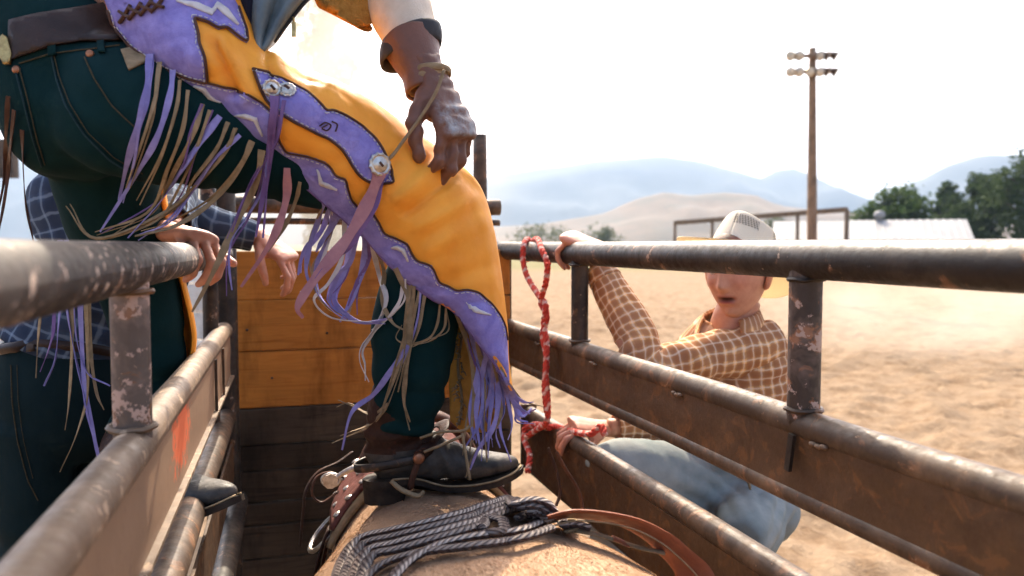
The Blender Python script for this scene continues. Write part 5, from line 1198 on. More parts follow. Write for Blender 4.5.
# second chap on the standing leg
def chap_left():
    ax = [P(100, 118, 1.42), P(108, 190, 1.49), P(128, 255, 1.58), kneeL, P(150, 368, 1.66)]; ax = [Vector(x) for x in cr(np.array([list(a) for a in ax]), 40)]; v = []; m = 16
    for i, c in enumerate(ax):
        r = .100 - .022 * i / 39 
        for j in range(m): a = .02 + 2.4 * j / (m - 1); v.append(c + RT * math.cos(a) * r + (FW * math.sin(a)) * r * 1.1)
    f = [(i * m + j, i * m + j + 1, (i + 1) * m + j + 1, (i + 1) * m + j) for i in range(39) for j in range(m - 1)]
    o = mk('chaps', v, f, 'leather_orange', rider); o.modifiers.new('s', 'SOLIDIFY').thickness = .004; return o
CHL = chap_left()
for i, (pts, wd, m) in enumerate((([(60, 240), (62, 280), (58, 330), (55, 360), (44, 386)], .010, 'lilac'), ([(66, 240), (66, 300), (74, 350), (83, 388), (91, 424)], .013, 'lilac'), ([(74, 245), (74, 320), (86, 370), (110, 386)], .009, 'lilac'), ([(46, 245), (42, 300), (38, 340), (36, 378)], .012, 'tan'), ([(70, 250), (72, 340), (69, 400), (65, 430)], .010, 'tan'), ([(84, 260), (88, 380), (78, 430), (60, 472)], .008, 'tan'), ([(78, 250), (84, 380), (94, 436), (101, 468)], .010, 'lilac'), ([(52, 245), (54, 320), (50, 345), (40, 372)], .008, 'plum'), ([(90, 260), (90, 340), (96, 390), (104, 410)], .007, 'tan'))):
    ribbon('fringe', pts, wd, 'leather_' + m, CHL, None, 1.50, seed=120 + i)

# boots
bm = basis(P(527, 474, 1.56) - P(372, 498, 1.49), (0, 0, 1)); bo = P(366, 503, 1.49)
B1 = boot('boot', rider, bo, bm, 1.0, P(405, 390, 1.485)); spur(B1, bo, bm)
mk('metal_tip', *tube([P(391, 481, 1.44), P(402, 490, 1.435), P(418, 496, 1.43), P(424, 491, 1.43)], [.004, .005, .005, .003], 8)[:2], 'leather_tan', B1)
for pts in ([(420, 438), (440, 432), (462, 431), (470, 426)], [(424, 452), (444, 444), (462, 436)], [(462, 433), (466, 456), (470, 480)]): mk('lace', *tube([P(x, y, 1.445) for x, y in pts], .0028, 6)[:2], 'leather_tan', B1)
b2x = P(238, 482, 1.55) - P(104, 508, 1.67); bm2 = basis(b2x, (0, 0, 1)); bo2 = P(239, 500, 1.53) - bm2 @ (Vector((.30, 0, .018)) * 1.12)
B2 = boot('boot', rider, bo2, bm2, 1.12, P(142, 428, 1.67)); spur(B2, bo2, bm2)

# glove
gw = P(436, 84, 1.335); gm = basis(C3(.42, -.88, .16), C3(.70, .28, .6))
gp = [xf(p, gm, gw, 1.09) for p in hand_parts(True, [(38, 52, 30), (36, 50, 30), (36, 52, 30), (38, 55, 30)], .03, ((.75, .6, -.5), (.95, .1, -.35), (.9, -.15, -.45)), .065, 1.12)]
def glove_col(p):
    l = gm.transposed() @ (Vector(p) - gw); k = max(0, min(1, (l.z - .002) / .01)) * max(0, min(1, (l.x - .03) / .03)) * (1 if l.x < .14 else .4); return (k, k, k, 1)
GL = voxel('glove', gp, .0032, 'leather_glove', rider, 3, lambda p, n: noise.noise(p * 60) * .0018 + .0012 * math.sin((gm.transposed() @ (p - gw)).x * 260 + 3 * noise.noise(p * 30)), glove_col)
cf = [P(426, 92, 1.345), P(422, 74, 1.352), P(416, 58, 1.36), P(411, 44, 1.37)]
cu = cloth('glove_cuff', [(cf[0], .032, .030), (cf[1], .034, .031), (cf[2], .043, .038), (cf[3], .054, .046)], 'leather_glove', rider, 24, 36, C3(1, .5, 0), .002, (), thick=.004)
cu.data.color_attributes.new('Col', 'FLOAT_COLOR', 'POINT').data.foreach_set('color', np.zeros(len(cu.data.vertices) * 4, dtype=np.float32))
rim = [cf[3] + (C3(1, .42, 0).normalized() * math.cos(a) * .054 + C3(0, .2, 1).normalized() * math.sin(a) * .046) for a in np.linspace(0, 6.2832, 40)]
mk('cuff_band', *loft([(p - UP * .004, .004, .017) for p in rim], 80, 10, UP, False)[:2], 'leather_cuff', cu)
for k, (dy, rr) in enumerate(((0, .034), (7, .034), (-6, .0345))):
    c = P(428 + k, 80 + dy, 1.347); rg = [c + C3(1, .30 - .1 * k, 0).normalized() * math.cos(a) * rr + C3(0, .1, 1).normalized() * math.sin(a) * rr for a in np.linspace(0, 6.2832, 32)]
    mk('wrist_strap', *loft([(p, .0025, .0062) for p in rg], 60, 8, UP, False)[:2], 'leather_tan', GL)
mk('tie_string', *tube([P(444, 70, 1.30), P(436, 92, 1.29), P(420, 118, 1.285), P(404, 140, 1.28), P(392, 156, 1.275), P(380, 166, 1.27)], .0028, 6, 40)[:2], 'leather_tan', GL)
# ================================================================== YOUNG MAN OUTSIDE THE RIGHT FENCE
def skin_body(parent, parts, hands, head, hm, size=.009):
    """one skin surface: trunk and limbs, with finer hands and head"""
    kv = []; kf = []; kc = []
    for ps in hands:
        me = voxel('hand_tmp', ps, .0032, 'skin', None, 2, lambda p, n: noise.noise(p * 70) * .0008); b = len(kv)
        kv += [v.co[:] for v in me.data.vertices]; kf += [tuple(i + b for i in p.vertices) for p in me.data.polygons]; kc += [(0.56, 0.27, 0.175, 1)] * (len(kv) - b); bpy.data.objects.remove(me)
    h = head_parts(); b = len(kv); kv += [tuple(head + hm @ p) for p in h[0]]; kf += [tuple(i + b for i in q) for q in h[1]]; kc += [tuple(c) for c in h[2]]
    o = voxel('body', parts, size, 'skin', parent, 4, None, None, (np.array(kv), kf)); n = len(o.data.vertices); col = np.tile(np.array(SKIN), (n, 1)); col[n - len(kc):] = np.array(kc)
    o.data.color_attributes.new('Col', 'FLOAT_COLOR', 'POINT').data.foreach_set('color', col.astype(np.float32).ravel()); return o

young = empty('person', P(700, 640, 2.1), 'young man in orange plaid shirt and straw hat gripping the right rail', 'person')
yh = P(738, 272, 2.10); yhm = basis(C3(-.62, -.22, .75), C3(-.10, 1, .12))
ysL, ysR = P(768, 345, 2.13), P(694, 348, 2.27); yeL, ywL = P(652, 366, 2.02), P(601, 272, 2.13)
yeR, ywR = P(690, 418, 2.24), P(606, 428, 2.19); yhip = P(742, 492, 2.28)
grip_y = rpt(568, EYE - .024)
ygm = basis((grip_y + Vector((0, 0, .035))) - ywL + RN * -.02, Vector((0, 0, 1)) + RN * .9)
# left hand over the top rail: knuckles on top, fingers down the chute side
hx = (-RN * .58 + RD * .70 + Vector((0, 0, .34))).normalized()
yw = rpt(596, EYE - .010, .046)
ygm = basis(hx, Vector((0, 0, 1)) - RD * .3); 
hl = [xf(p, ygm, yw, 1.02) for p in hand_parts(True, [(62, 58, 26), (64, 60, 26), (62, 58, 26), (58, 54, 26)], .05, ((.5, .8, -.5), (.8, .3, -.7), (.7, -.1, -.8)), .012)]
hrm = basis(P(572, 424, 2.14) - ywR, C3(.1, 1, .4)); hr = [xf(p, hrm, ywR + C3(-.012, 0, 0), 1.0) for p in hand_parts(False, [(30, 50, 30), (40, 60, 40), (45, 65, 40), (50, 65, 40)], .05, ((.7, .4, -.6), (.9, .0, -.5), (.9, -.2, -.4)), .07)]
yj = [(yhip, .10, .11)]
skin_body(young, [loft([(yh - UP * .06 + C3(.02, 0, -.02), .05, .055), (P(733, 318, 2.13), .052, .055), (P(733, 330, 2.15), .09, .06)], 10, 20, (1, 0, 0)),
   loft([(P(733, 332, 2.17), .13, .07), (P(733, 380, 2.21), .12, .08), (yhip, .12, .09)], 14, 24, (1, 0, 0)),
   loft([(ysL, .045, .045), (yeL, .036, .036), (ywL, .026, .026), (yw, .024, .022)], 26, 14, (0, 1, 0)), loft([(ysR, .045, .045), (yeR, .036, .036), (ywR, .026, .026)], 20, 14, (0, 1, 0)),
   loft([(P(725, 492, 2.24), .06, .06), (P(630, 473, 2.05), .045, .045), (P(616, 500, 2.03), .04, .04), (P(622, 640, 2.06), .035, .035)], 20, 14, (0, .5, .5)), loft([(P(756, 505, 2.24), .06, .06), (P(744, 536, 2.03), .04, .04), (P(742, 610, 2.0), .035, .035), (P(746, 690, 2.03), .035, .035)], 20, 14, (0, .5, .5))],
   [hl, hr], yh, yhm, .010)
hat(young, yh + yhm @ Vector((-.018, 0, .022)), yhm @ Matrix.Rotation(R(-6), 3, 'X') @ Matrix.Rotation(R(-33), 3, 'Y'), 'straw', None, (.215, .175), .022)
# shirt
st_ = cloth('shirt', [(P(734, 327, 2.165), .080, .062), (P(733, 331, 2.168), .11, .078), (P(733, 340, 2.175), .142, .095), (P(734, 362, 2.19), .155, .112), (P(736, 395, 2.21), .155, .118), (P(738, 430, 2.235), .145, .115), (P(740, 458, 2.255), .137, .112), (P(741, 474, 2.265), .13, .108)], 'plaid_orange', young, 60, 64, C3(-.5, 0, .85), .006, ((.16, .05, 0), (.28, .06, 1.5), (.08, .05, 4)), power=2.3)
cloth('sleeve', [(ysL + C3(.012, .006, 0), .060, .062), (ysL.lerp(yeL, .25), .064, .066), (ysL.lerp(yeL, .6), .058, .060), (yeL + C3(-.004, -.004, 0), .056, .056), (yeL.lerp(ywL, .35), .053, .053), (yeL.lerp(ywL, .7), .045, .046), (yeL.lerp(ywL, .93), .037, .040), (ywL, .036, .038)], 'plaid_orange', young, 110, 44, (0, 1, 0), .0085, ((.25, .05, 2), (.34, .06, 2), (.42, .04, 1), (.12, .05, 0)), freq=38)
cloth('cuff', [(yeL.lerp(ywL, .90), .041, .043), (yeL.lerp(ywL, 1.04), .039, .041)], 'plaid_orange', young, 6, 32, (0, 1, 0), .001, (), thick=.004)
cloth('sleeve', [(ysR, .064, .064), (ysR.lerp(yeR, .5), .06, .06), (yeR, .055, .055), (yeR.lerp(ywR, .5), .047, .047), (ywR.lerp(yeR, .12), .038, .038)], 'plaid_orange', young, 70, 36, (0, 0, 1), .005, ((.2, .05, 2), (.3, .05, 1)), freq=40)
# collar
cb = P(731, 322, 2.145)
for s_ in (-1, 1):
    a = []
    for k in range(9):
        t = k / 8; ang = math.pi * (1 - .76 * t) * s_; d = yhm @ Vector((math.cos(ang) * .070 + .008, math.sin(ang) * .068, 0)); d.z *= .3
        up = Vector((0, 0, .034 - .026 * t)); o_ = d.normalized() * .022
        a.append([list(cb + d * .98 + up), list(cb + d + up * 1.3 + o_ * .35), list(cb + d + o_ * (1 + .3 * t) - Vector((0, 0, .014 + .030 * t * t)))])
    a = np.array(a); g = np.stack([cr(a[i], 7) for i in range(9)], 0); g = np.stack([cr(g[:, j], 24) for j in range(7)], 1); uv = [(j * .006, i * .012) for i in range(24) for j in range(7)]
    o = mk('collar', g.reshape(-1, 3), [(i * 7 + j, i * 7 + j + 1, (i + 1) * 7 + j + 1, (i + 1) * 7 + j) for i in range(23) for j in range(6)], 'plaid_orange', young, True, uv); o.modifiers.new('s', 'SOLIDIFY').thickness = .003
# jeans: he crouches on the low rail, one knee up towards the chute
def young_jeans():
    ps = [loft([(P(741, 462, 2.26), .128, .105), (P(744, 485, 2.27), .14, .12), (P(750, 515, 2.275), .142, .125), (P(752, 538, 2.27), .10, .09)], 14, 30, (1, 0, 0), True, None, 2.2)]
    ps.append(loft([(P(735, 500, 2.25), .10, .10), (P(690, 486, 2.16), .094, .094), (P(645, 472, 2.07), .082, .084), (P(612, 468, 2.02), .070, .072), (P(604, 478, 2.01), .05, .05)], 20, 26, (0, .2, 1)))
    ps.append(loft([(P(615, 470, 2.02), .066, .066), (P(614, 530, 2.03), .064, .064), (P(618, 600, 2.05), .056, .056), (P(620, 650, 2.06), .055, .055)], 20, 24, (0, 1, 0)))
    ps.append(loft([(P(752, 505, 2.24), .10, .10), (P(748, 522, 2.12), .09, .092), (P(742, 535, 2.0), .076, .08), (P(738, 545, 1.95), .06, .06)], 20, 26, (0, .2, 1)))
    ps.append(loft([(P(740, 540, 1.98), .066, .066), (P(742, 610, 2.0), .060, .060), (P(746, 700, 2.03), .055, .055)], 20, 24, (0, 1, 0)))
    def wr(p, n):
        c = (p - P(700, 480, 2.15)); d = noise.noise(p * 8) * .006 + noise.noise(p * 20) * .003
        q = (p - P(712, 475, 2.14)).length
        if q < .26: d += .013 * (abs(math.sin((p.dot(RT) * .8 + p.z * .7) * 62 + 2.5 * noise.noise(p * 6))) - .5) * max(0, 1 - q / .26)
        q = (p - P(760, 520, 2.12)).length
        if q < .22: d += .016 * (abs(math.sin((p.z * .9 - p.dot(RT) * .5) * 62 + 2.5 * noise.noise(p * 6))) - .5) * (1 - q / .22)
        return d
    return voxel('jeans', ps, .009, 'denim_light', young, 6, wr)
YJ = young_jeans(); YJB = bvh_of(YJ)
cord('seam', [(634, 476), (650, 481), (672, 492), (690, 508), (700, 524)], YJB, .003, .0022, 'thread_dark', YJ, 3, 2.0); cord('seam', [(638, 481), (652, 486), (672, 497), (688, 513)], YJB, .003, .0016, 'thread_dark', YJ, 3, 2.0)
cord('waistband', [(712, 462), (726, 468), (748, 476), (764, 480)], YJB, .003, .006, 'denim_light', YJ, 3, 2.16)
mk('drawstring', *tube([P(716, 462, 2.10), P(726, 470, 2.09), P(734, 466, 2.09), P(744, 474, 2.085), P(750, 488, 2.085), P(746, 498, 2.085)], .0042, 7, 40)[:2], 'leather_tan', YJ); mk('drawstring', *tube([P(712, 458, 2.10), P(722, 466, 2.085), P(732, 458, 2.085), P(738, 466, 2.085)], .0042, 7, 30)[:2], 'leather_tan', YJ)
for (px, py, z) in ((620, 655, 2.06), (746, 705, 2.03)):
    a = P(px, py, z); m = basis(C3(-.55, 0, .8).xy.to_3d(), (0, 0, 1)); a.z = EYE - 1.035; boot('boot', young, a - m @ Vector((.066, 0, 0)), m, 1.0, None, 'leather_bootbrown', shaft_h=.12)
sp = empty('step_plank', (rl(1.9, 0, .12).x, rl(1.9, 0).y, 0), 'weathered plank step fixed outside the right fence below the young man', 'step')
bevel(mk('plank', *bar_vf(rl(1.2, EYE - 1.06, .18), rl(2.6, EYE - 1.06, .18), .30, .045), 'plank_weathered', sp, False), .004)
for y in (1.3, 2.5): mk('leg', *box_vf(rl(y, .36, .18), .07, .07, .75), 'plank_weathered', sp, False)

# ================================================================== HELPERS ON THE CATWALK
def helper(label, hips, lean, shirt, jeans, head, hm, sh, el, wr_, handm, hand_kw, hw, foot_z, back=True, hatmat='cloth_black', face=None):
    t = empty('person', (hips.x, hips.y, foot_z), label, 'person')
    nk = head - Vector((0, 0, .16)); mid = hips.lerp(nk, .5) + lean
    tor = [(hips - Vector((0, 0, .02)), .15, .115), (hips.lerp(mid, .5), .15, .118), (mid, .165, .12), (mid.lerp(nk, .6), .18, .115), (nk - Vector((0, 0, .035)), .13, .085), (nk, .062, .06)]
    rf = face
    cloth('shirt', tor, shirt, t, 50, 48, rf, .006, ((.1, .06, 0), (.3, .08, 2)), power=2.3)
    body = [loft([(c, a * .85, b * .85) for c, a, b in tor], 20, 20, rf), loft([(nk - Vector((0, 0, .04)), .055, .055), (head - Vector((0, 0, .05)), .05, .055)], 8, 16, (1, 0, 0))]
    side = Vector((0, 0, 1)).cross(rf).normalized(); hands = []
    for s_, e, w_, m, kw in zip(sh, el, wr_, handm, hand_kw):
        cloth('sleeve', [(s_, .068, .07), (s_.lerp(e, .5), .060, .062), (e, .054, .054), (e.lerp(w_, .5), .046, .046), (e.lerp(w_, .86), .036, .037)], shirt, t, 80, 36, rf if abs((w_ - e).normalized().dot(rf)) < .8 else Vector((0, 0, 1)), .0055, ((.24, .05, 1), (.33, .05, 2), (.12, .05, 0)), freq=40)
        body.append(loft([(s_, .045, .045), (e, .036, .036), (w_, .025, .025)], 20, 14, (0, .6, .8))); hands.append([xf(p, m, w_, hw) for p in hand_parts(**kw)])
    ps = [loft([(hips + Vector((0, 0, .015)), .145, .115), (hips - Vector((0, 0, .10)), .16, .135), (hips - Vector((0, 0, .2)), .14, .13), (hips - Vector((0, 0, .26)), .08, .08)], 16, 28, rf, True, None, 2.2)]
    for s_ in (-1, 1):
        a = hips + side * .085 * s_ - Vector((0, 0, .16)); k = a - Vector((0, 0, .34)) + rf * .03 * s_; f_ = Vector((k.x, k.y, foot_z + .09)) + side * .03 * s_
        ps.append(loft([(a, .088, .10), (a.lerp(k, .5), .078, .086), (k, .066, .070), (k.lerp(f_, .5), .062, .066), (f_, .056, .062)], 30, 24, rf)); body.append(loft([(a, .06, .06), (k, .045, .045), (f_, .035, .035)], 16, 12, rf))
        bx = basis(rf, (0, 0, 1)); boot('boot', t, Vector((f_.x, f_.y, foot_z)) - bx @ Vector((.066, 0, 0)), bx, 1.0, None, 'leather_bootbrown', shaft_h=.1)
    j = voxel('jeans', ps, .009, jeans, t, 6, lambda p, n: noise.noise(p * 7) * .005 + .005 * math.sin(p.z * 70 + 3 * noise.noise(p * 6)) * math.exp(-((p.z - hips.z + .5) / .12) ** 2))
    skin_body(t, body, hands, head, hm, .012); hat(t, head + hm @ Vector((-.01, 0, .055)), hm, hatmat)
    return t, j
# nearest helper: dark plaid shirt, hand on the left rail
h3 = P(72, 345, 1.82); f3 = (RT * .8 - FW * .6).xy.to_3d().normalized()
g3 = lpt(186, EYE - .027)
w3 = g3 + LD * .03 + Vector((-.03, 0, .050)); m3_ = basis((Vector((.28, -.95, -.12))), (.12, 0, 1)); m3_ = basis(Vector((.62, -.75, -.10)), Vector((.25, 0, 1)))
hd3 = P(112, 92, 1.84)
p3, j3 = helper('man in blue plaid shirt and dark jeans behind the left rail, hand on it', h3, RT * .06, 'plaid_navy', 'denim_dark', hd3, basis(f3, (0, 0, 1)), [P(106, 168, 1.73), P(104, 172, 1.98)], [P(170, 186, 1.80), P(200, 224, 2.02)], [w3, P(262, 238, 2.08)],
   [m3_, basis(C3(.80, -.58, .12), C3(.5, .75, .3))], [dict(left=False, curl=[(42, 58, 34), (46, 60, 34), (48, 60, 34), (48, 58, 30)], spread=.05, thumb=((.55, .75, -.2), (.9, .35, -.35), (.95, .1, -.3)), wrist=.06), dict(left=True, curl=[(25, 38, 25), (38, 42, 30), (45, 45, 30), (50, 48, 30)], spread=.10, thumb=((.7, .6, -.4), (.8, .2, -.6), (.7, .0, -.7)), wrist=.07)], 1.04, .55, face=f3)
J3 = bvh_of(j3)
cord('belt', [(4, 350), (30, 346), (60, 346), (90, 348), (112, 352)], J3, .006, .012, 'leather_belt', j3, 3, 1.7); patch('buckle', [(29, 342), (36, 341), (37, 351), (30, 352)], J3, .016, .005, 'pipe_worn', j3, 3, 1.7)
cord('seam', [(12, 365), (13, 400), (18, 440), (28, 480), (38, 500)], J3, .003, .0013, 'thread_tan', j3); cord('seam', [(18, 365), (19, 400), (24, 440), (33, 478)], J3, .003, .0008, 'thread_tan', j3)
# ================================================================== TACK ON THE HORSE
def hz_top(x, y):
    h = HB.ray_cast(Vector((x, y, 3)), Vector((0, 0, -1))); return (h[0], h[1]) if h[0] else (Vector((x, y, 1.2)), Vector((0, 0, 1)))
def around(y, th, r_off):
    """point on the barrel at angle th from the top"""
    c = Vector((HX, y, 1.02)); d = Vector((math.sin(th), 0, math.cos(th))); h = HB.ray_cast(c + d * .8, -d); return (h[0] if h[0] else c + d * .3) + d * r_off, d
def wrap_strip(name, ys, t0, t1, off, th, mat, parent, n=40, m=8, wave=0.0):
    v = []
    for i in range(n + 1):
        a = t0 + (t1 - t0) * i / n
        for j in range(m + 1):
            y = ys[0] + (ys[1] - ys[0]) * j / m + wave * math.sin(a * 3); p, d = around(y, a, off + .003 * math.sin(math.pi * j / m)); v.append(p)
    f = [(i * (m + 1) + j, (i + 1) * (m + 1) + j, (i + 1) * (m + 1) + j + 1, i * (m + 1) + j + 1) for i in range(n) for j in range(m)]
    o = mk(name, v, f, mat, parent); s_ = o.modifiers.new('s', 'SOLIDIFY'); s_.thickness = th; s_.offset = 1; return o
def rigging():
    t = empty('bareback_rigging', (HX, 1.66, 1.33), 'maroon riveted leather rigging strapped over the horse behind the boot', 'rigging')
    wrap_strip('pad', (1.56, 1.82), -.8, .8, .004, .012, 'leather_tan', t)
    b = wrap_strip('rigging_body', (1.585, 1.79), -.72, .72, .018, .008, 'leather_maroon', t)
    hp = [around(1.69, a, .03 + .055 * math.cos(a * 4.2))[0] for a in np.linspace(-.34, .34, 12)]
    mk('handhold', *loft([(p, .013, .028) for p in hp], 40, 12, (0, 1, 0))[:2], 'leather_brown', t)
    for s_ in (-1, 1):
        for a in (.40, .52, .64):
            for y in (1.60, 1.68, 1.775):
                p, d = around(y, s_ * a, .028); mk('rivet', *loft([(p, .009, .009), (p + d * .003, .008, .008), (p + d * .005, .003, .003)], 6, 12, (0, 1, 0))[:2], 'metal_silver', b)
        p, d = around(1.66, s_ * .82, .03); rg = [p + Vector((0, math.cos(a) * .045, 0)) + Vector((d.z, 0, -d.x)) * math.sin(a) * .045 for a in np.linspace(0, 6.2832, 24)]
        mk('cinch_ring', *loft([(q, .005, .005) for q in rg], 40, 8, d, False)[:2], 'metal_silver', t)
        wrap_strip('latigo', (1.63, 1.68), s_ * .8, s_ * 2.3, .02, .005, 'leather_brown', t, 30, 4)
        wrap_strip('latigo', (1.60, 1.64), s_ * .75, s_ * 1.9, .028, .004, 'leather_bootbrown', t, 30, 4)
    # loose latigo tails hanging by the horse's left shoulder
    def strap(pts, wd, mat): return mk('strap', *loft([(P(*p), .002, wd) for p in pts], 60, 8, C3(.5, .2, 1))[:2], mat, t)
    strap([(352, 452, 1.62), (338, 462, 1.60), (318, 472, 1.58), (306, 490, 1.57), (303, 512, 1.57), (300, 545, 1.57)], .010, 'leather_bootbrown')
    strap([(344, 478, 1.56), (330, 472, 1.56), (316, 478, 1.56), (312, 494, 1.56), (322, 502, 1.56), (338, 492, 1.56)], .008, 'leather_brown')
    strap([(556, 452, 1.66), (566, 470, 1.64), (578, 490, 1.62), (582, 510, 1.61), (574, 520, 1.60)], .007, 'leather_brown')
    strap([(548, 448, 1.68), (556, 470, 1.66), (560, 492, 1.64), (556, 506, 1.63)], .006, 'leather_bootbrown')
    bk = P(331, 480, 1.545); rg = [bk + RT * math.cos(a) * .018 + UP * math.sin(a) * .012 for a in np.linspace(0, 6.2832, 20)]; mk('buckle', *loft([(q, .003, .003) for q in rg], 30, 6, FW, False)[:2], 'metal_silver', t)
rigging()

def back_pt(px, py, off=.0):
    h = HB.ray_cast(CAM, DIR(px, py)); return h[0] + h[1] * off if h[0] else P(px, py, 1.15)
def rope_on_back(pts, r, mat, parent, name='strand', lift=0.0):
    q = cr(np.array(pts, float), len(pts) * 8); v = [back_pt(x, y, r + (l if len(pts[0]) > 2 else 0)) for x, y, l in q]; v = [v[0]] + [(v[i - 1] + v[i] * 2 + v[i + 1]) / 4 for i in range(1, len(v) - 1)] + [v[-1]]
    a = loft([(p, r * 1.25, r * .8) for p in v], len(v) * 2, 10, (0, .3, 1)); return mk(name, a[0], a[1], mat, parent, True, a[2])
def bull_rope():
    t = empty('braided_rope', back_pt(450, 545), 'folded flat braided rope lying on the horse in front of the boot', 'rope')
    base = [(352, 566), (366, 552), (392, 542), (430, 533), (470, 522), (505, 510), (528, 502), (545, 505)]
    for k in range(4):
        d = k * 6.6
        pts = [(340 + k * 8, 590 + d * .2, 0.004), (346 + k * 7, 570 + d * .6, .006), (364 + k * 5, 550 + d * .9, .012), (392 + k * 3, 540 + d, .008), (432, 531 + d, .008), (472, 519 + d, .008), (506 - k * 3, 507 + d * 1.0, .009), (530 - k * 4, 500 + d * .92, .010), (547 - k * 6, 503 + d * .75, .011), (553 - k * 8, 513 + d * .4, .010), (545 - k * 9, 524 + d * .15, .006)]
        rope_on_back(pts, .0070, 'rope_striped' if k % 2 == 0 else 'rope_grey', t)
    rope_on_back([(392, 590, .004), (410, 572, .006), (440, 556, .008), (480, 548, .010), (520, 541, .008), (548, 530, .010), (572, 524, .012), (590, 528, .008)], .0068, 'rope_striped', t)
    rope_on_back([(360, 592, .002), (385, 572, .004), (420, 562, .006), (470, 556, .006), (520, 550, .008), (550, 542, .012)], .0068, 'rope_grey', t)
    rope_on_back([(480, 540, .010), (490, 530, .012), (504, 533, .013), (506, 543, .011), (492, 548, .016), (482, 545, .008)], .0064, 'rope_grey', t)
    # leather tail of the rope with its keeper
    def lstrap(pts, wd, mat, nm):
        q = cr(np.array(pts, float), 50); v = [back_pt(x, y, l) for x, y, l in q]; return mk(nm, *loft([(p, wd, .0025) for p in v], 100, 10, (-.15, .15, 1))[:2], mat, t)
    lstrap([(545, 534, .016), (565, 530, .016), (590, 533, .012), (615, 540, .010), (640, 548, .008), (664, 553, .006)], .010, 'leather_tan', 'leather_tail')
    lstrap([(613, 538, .016), (620, 541, .018), (628, 545, .016)], .014, 'leather_red', 'keeper')
    return t
bull_rope()
def flank_strap():
    t = empty('leather_strap', back_pt(620, 535), 'reddish leather strap arching over the horse towards the right fence', 'strap')
    c = [(548, 519, .010), (570, 514, .016), (600, 516, .022), (630, 523, .024), (655, 536, .020), (672, 550, .014), (688, 566, .008), (700, 584, .004)]; q = cr(np.array(c, float), 40); v = [back_pt(x, y, l) for x, y, l in q]
    s_ = mk('strap', *loft([(p, .026, .003) for p in v], 100, 12, (-.2, .55, .8), True, None, 3)[:2], 'leather_red', t)
    e = [p + Vector((0, -.021, -.003)) for p in v]; mk('stitching', *tube(e[::2], .0013, 5, 60)[:2], 'leather_tan', s_)
    wrap_strip('strap_end', (1.02, 1.065), 1.0, 1.9, .004, .004, 'leather_red', t, 24, 4)
flank_strap()

# ================================================================== RED ROPE ON THE RIGHT RAIL
def twisted(name, pts, r, parent, pitch=.045, strands=3, mats=('rope_red', 'rope_red', 'rope_red')):
    q = cr(np.array([list(p) for p in pts]), len(pts) * 22); d = np.gradient(q, axis=0); L = np.concatenate([[0], np.cumsum(np.linalg.norm(np.diff(q, axis=0), axis=1))]); d /= np.linalg.norm(d, axis=1)[:, None] + 1e-9
    nrm = np.array(Vector(d[0]).orthogonal().normalized())
    N = []
    for t in d: nrm = nrm - t * (nrm @ t); nrm = nrm / (np.linalg.norm(nrm) + 1e-9); N.append(nrm.copy())
    N = np.array(N); B = np.cross(d, N)
    for k in range(strands):
        a = 2 * np.pi * (L / pitch + k / strands); p = q + (N * np.cos(a)[:, None] + B * np.sin(a)[:, None]) * r * .55; o = loft([(x, r * .62, r * .62) for x in p], len(p), 8, (.3, .5, .8)); mk(name, o[0], o[1], mats[k % len(mats)], parent, True, o[2])
def red_rope():
    c = rpt(533, EYE - .024); t = empty('red_rope', c - Vector((0, 0, .4)), 'red and white twisted rope looped over the right top rail', 'rope')
    T = EYE - .024; ins = lambda px, h, o=-.04: rpt(px, h, o)
    z = lambda py, px: EYE - (py - 244) / FPX * (rpt(px, 0).dot(FW))
    twisted('strand', [ins(548, z(268, 548), -.043), ins(546, z(258, 546), -.044), ins(541, T + .012, -.043), rpt(538, T + .036, -.01), rpt(534, T + .034, .016), rpt(530, T + .0, .044), rpt(528, T - .03, .03)], .0078, t)
    twisted('strand', [rpt(533, T + .0, .043), rpt(530, T + .031, .020), rpt(527, T + .037, -.005), ins(524, T + .022, -.04), ins(523, z(258, 523), -.046), ins(527, z(274, 527), -.046), ins(537, z(290, 537), -.046), ins(546, z(302, 546), -.048), ins(544, z(318, 544), -.05), ins(547, z(340, 547), -.05), ins(546, z(365, 546), -.06), ins(548, z(388, 548), -.06), ins(547, z(410, 547), -.06), ins(536, z(418, 536), -.06), ins(526, z(421, 526), -.075)], .0078, t)
    twisted('strand', [ins(548, z(262, 548), -.046), ins(546, z(280, 546), -.05), ins(541, z(298, 541), -.052), ins(547, z(312, 547), -.046), ins(543, z(330, 543), -.05), ins(547, z(352, 547), -.052), ins(545, z(375, 545), -.065), ins(547, z(400, 547), -.065)], .0078, t)
    twisted('strand', [ins(524, z(420, 524), -.05), ins(536, z(416, 536), -.045), ins(548, z(419, 548), -.045), ins(556, z(424, 556), -.02), ins(576, z(432, 576), -.01), ins(592, z(436, 592), .0), ins(602, z(433, 602), .02), ins(606, z(442, 606), .02)], .008, t)
    twisted('strand', [ins(527, z(414, 527), -.05), ins(524, z(424, 524), -.065), ins(530, z(436, 530), -.08), ins(528, z(446, 528), -.10)], .008, t)
red_rope()

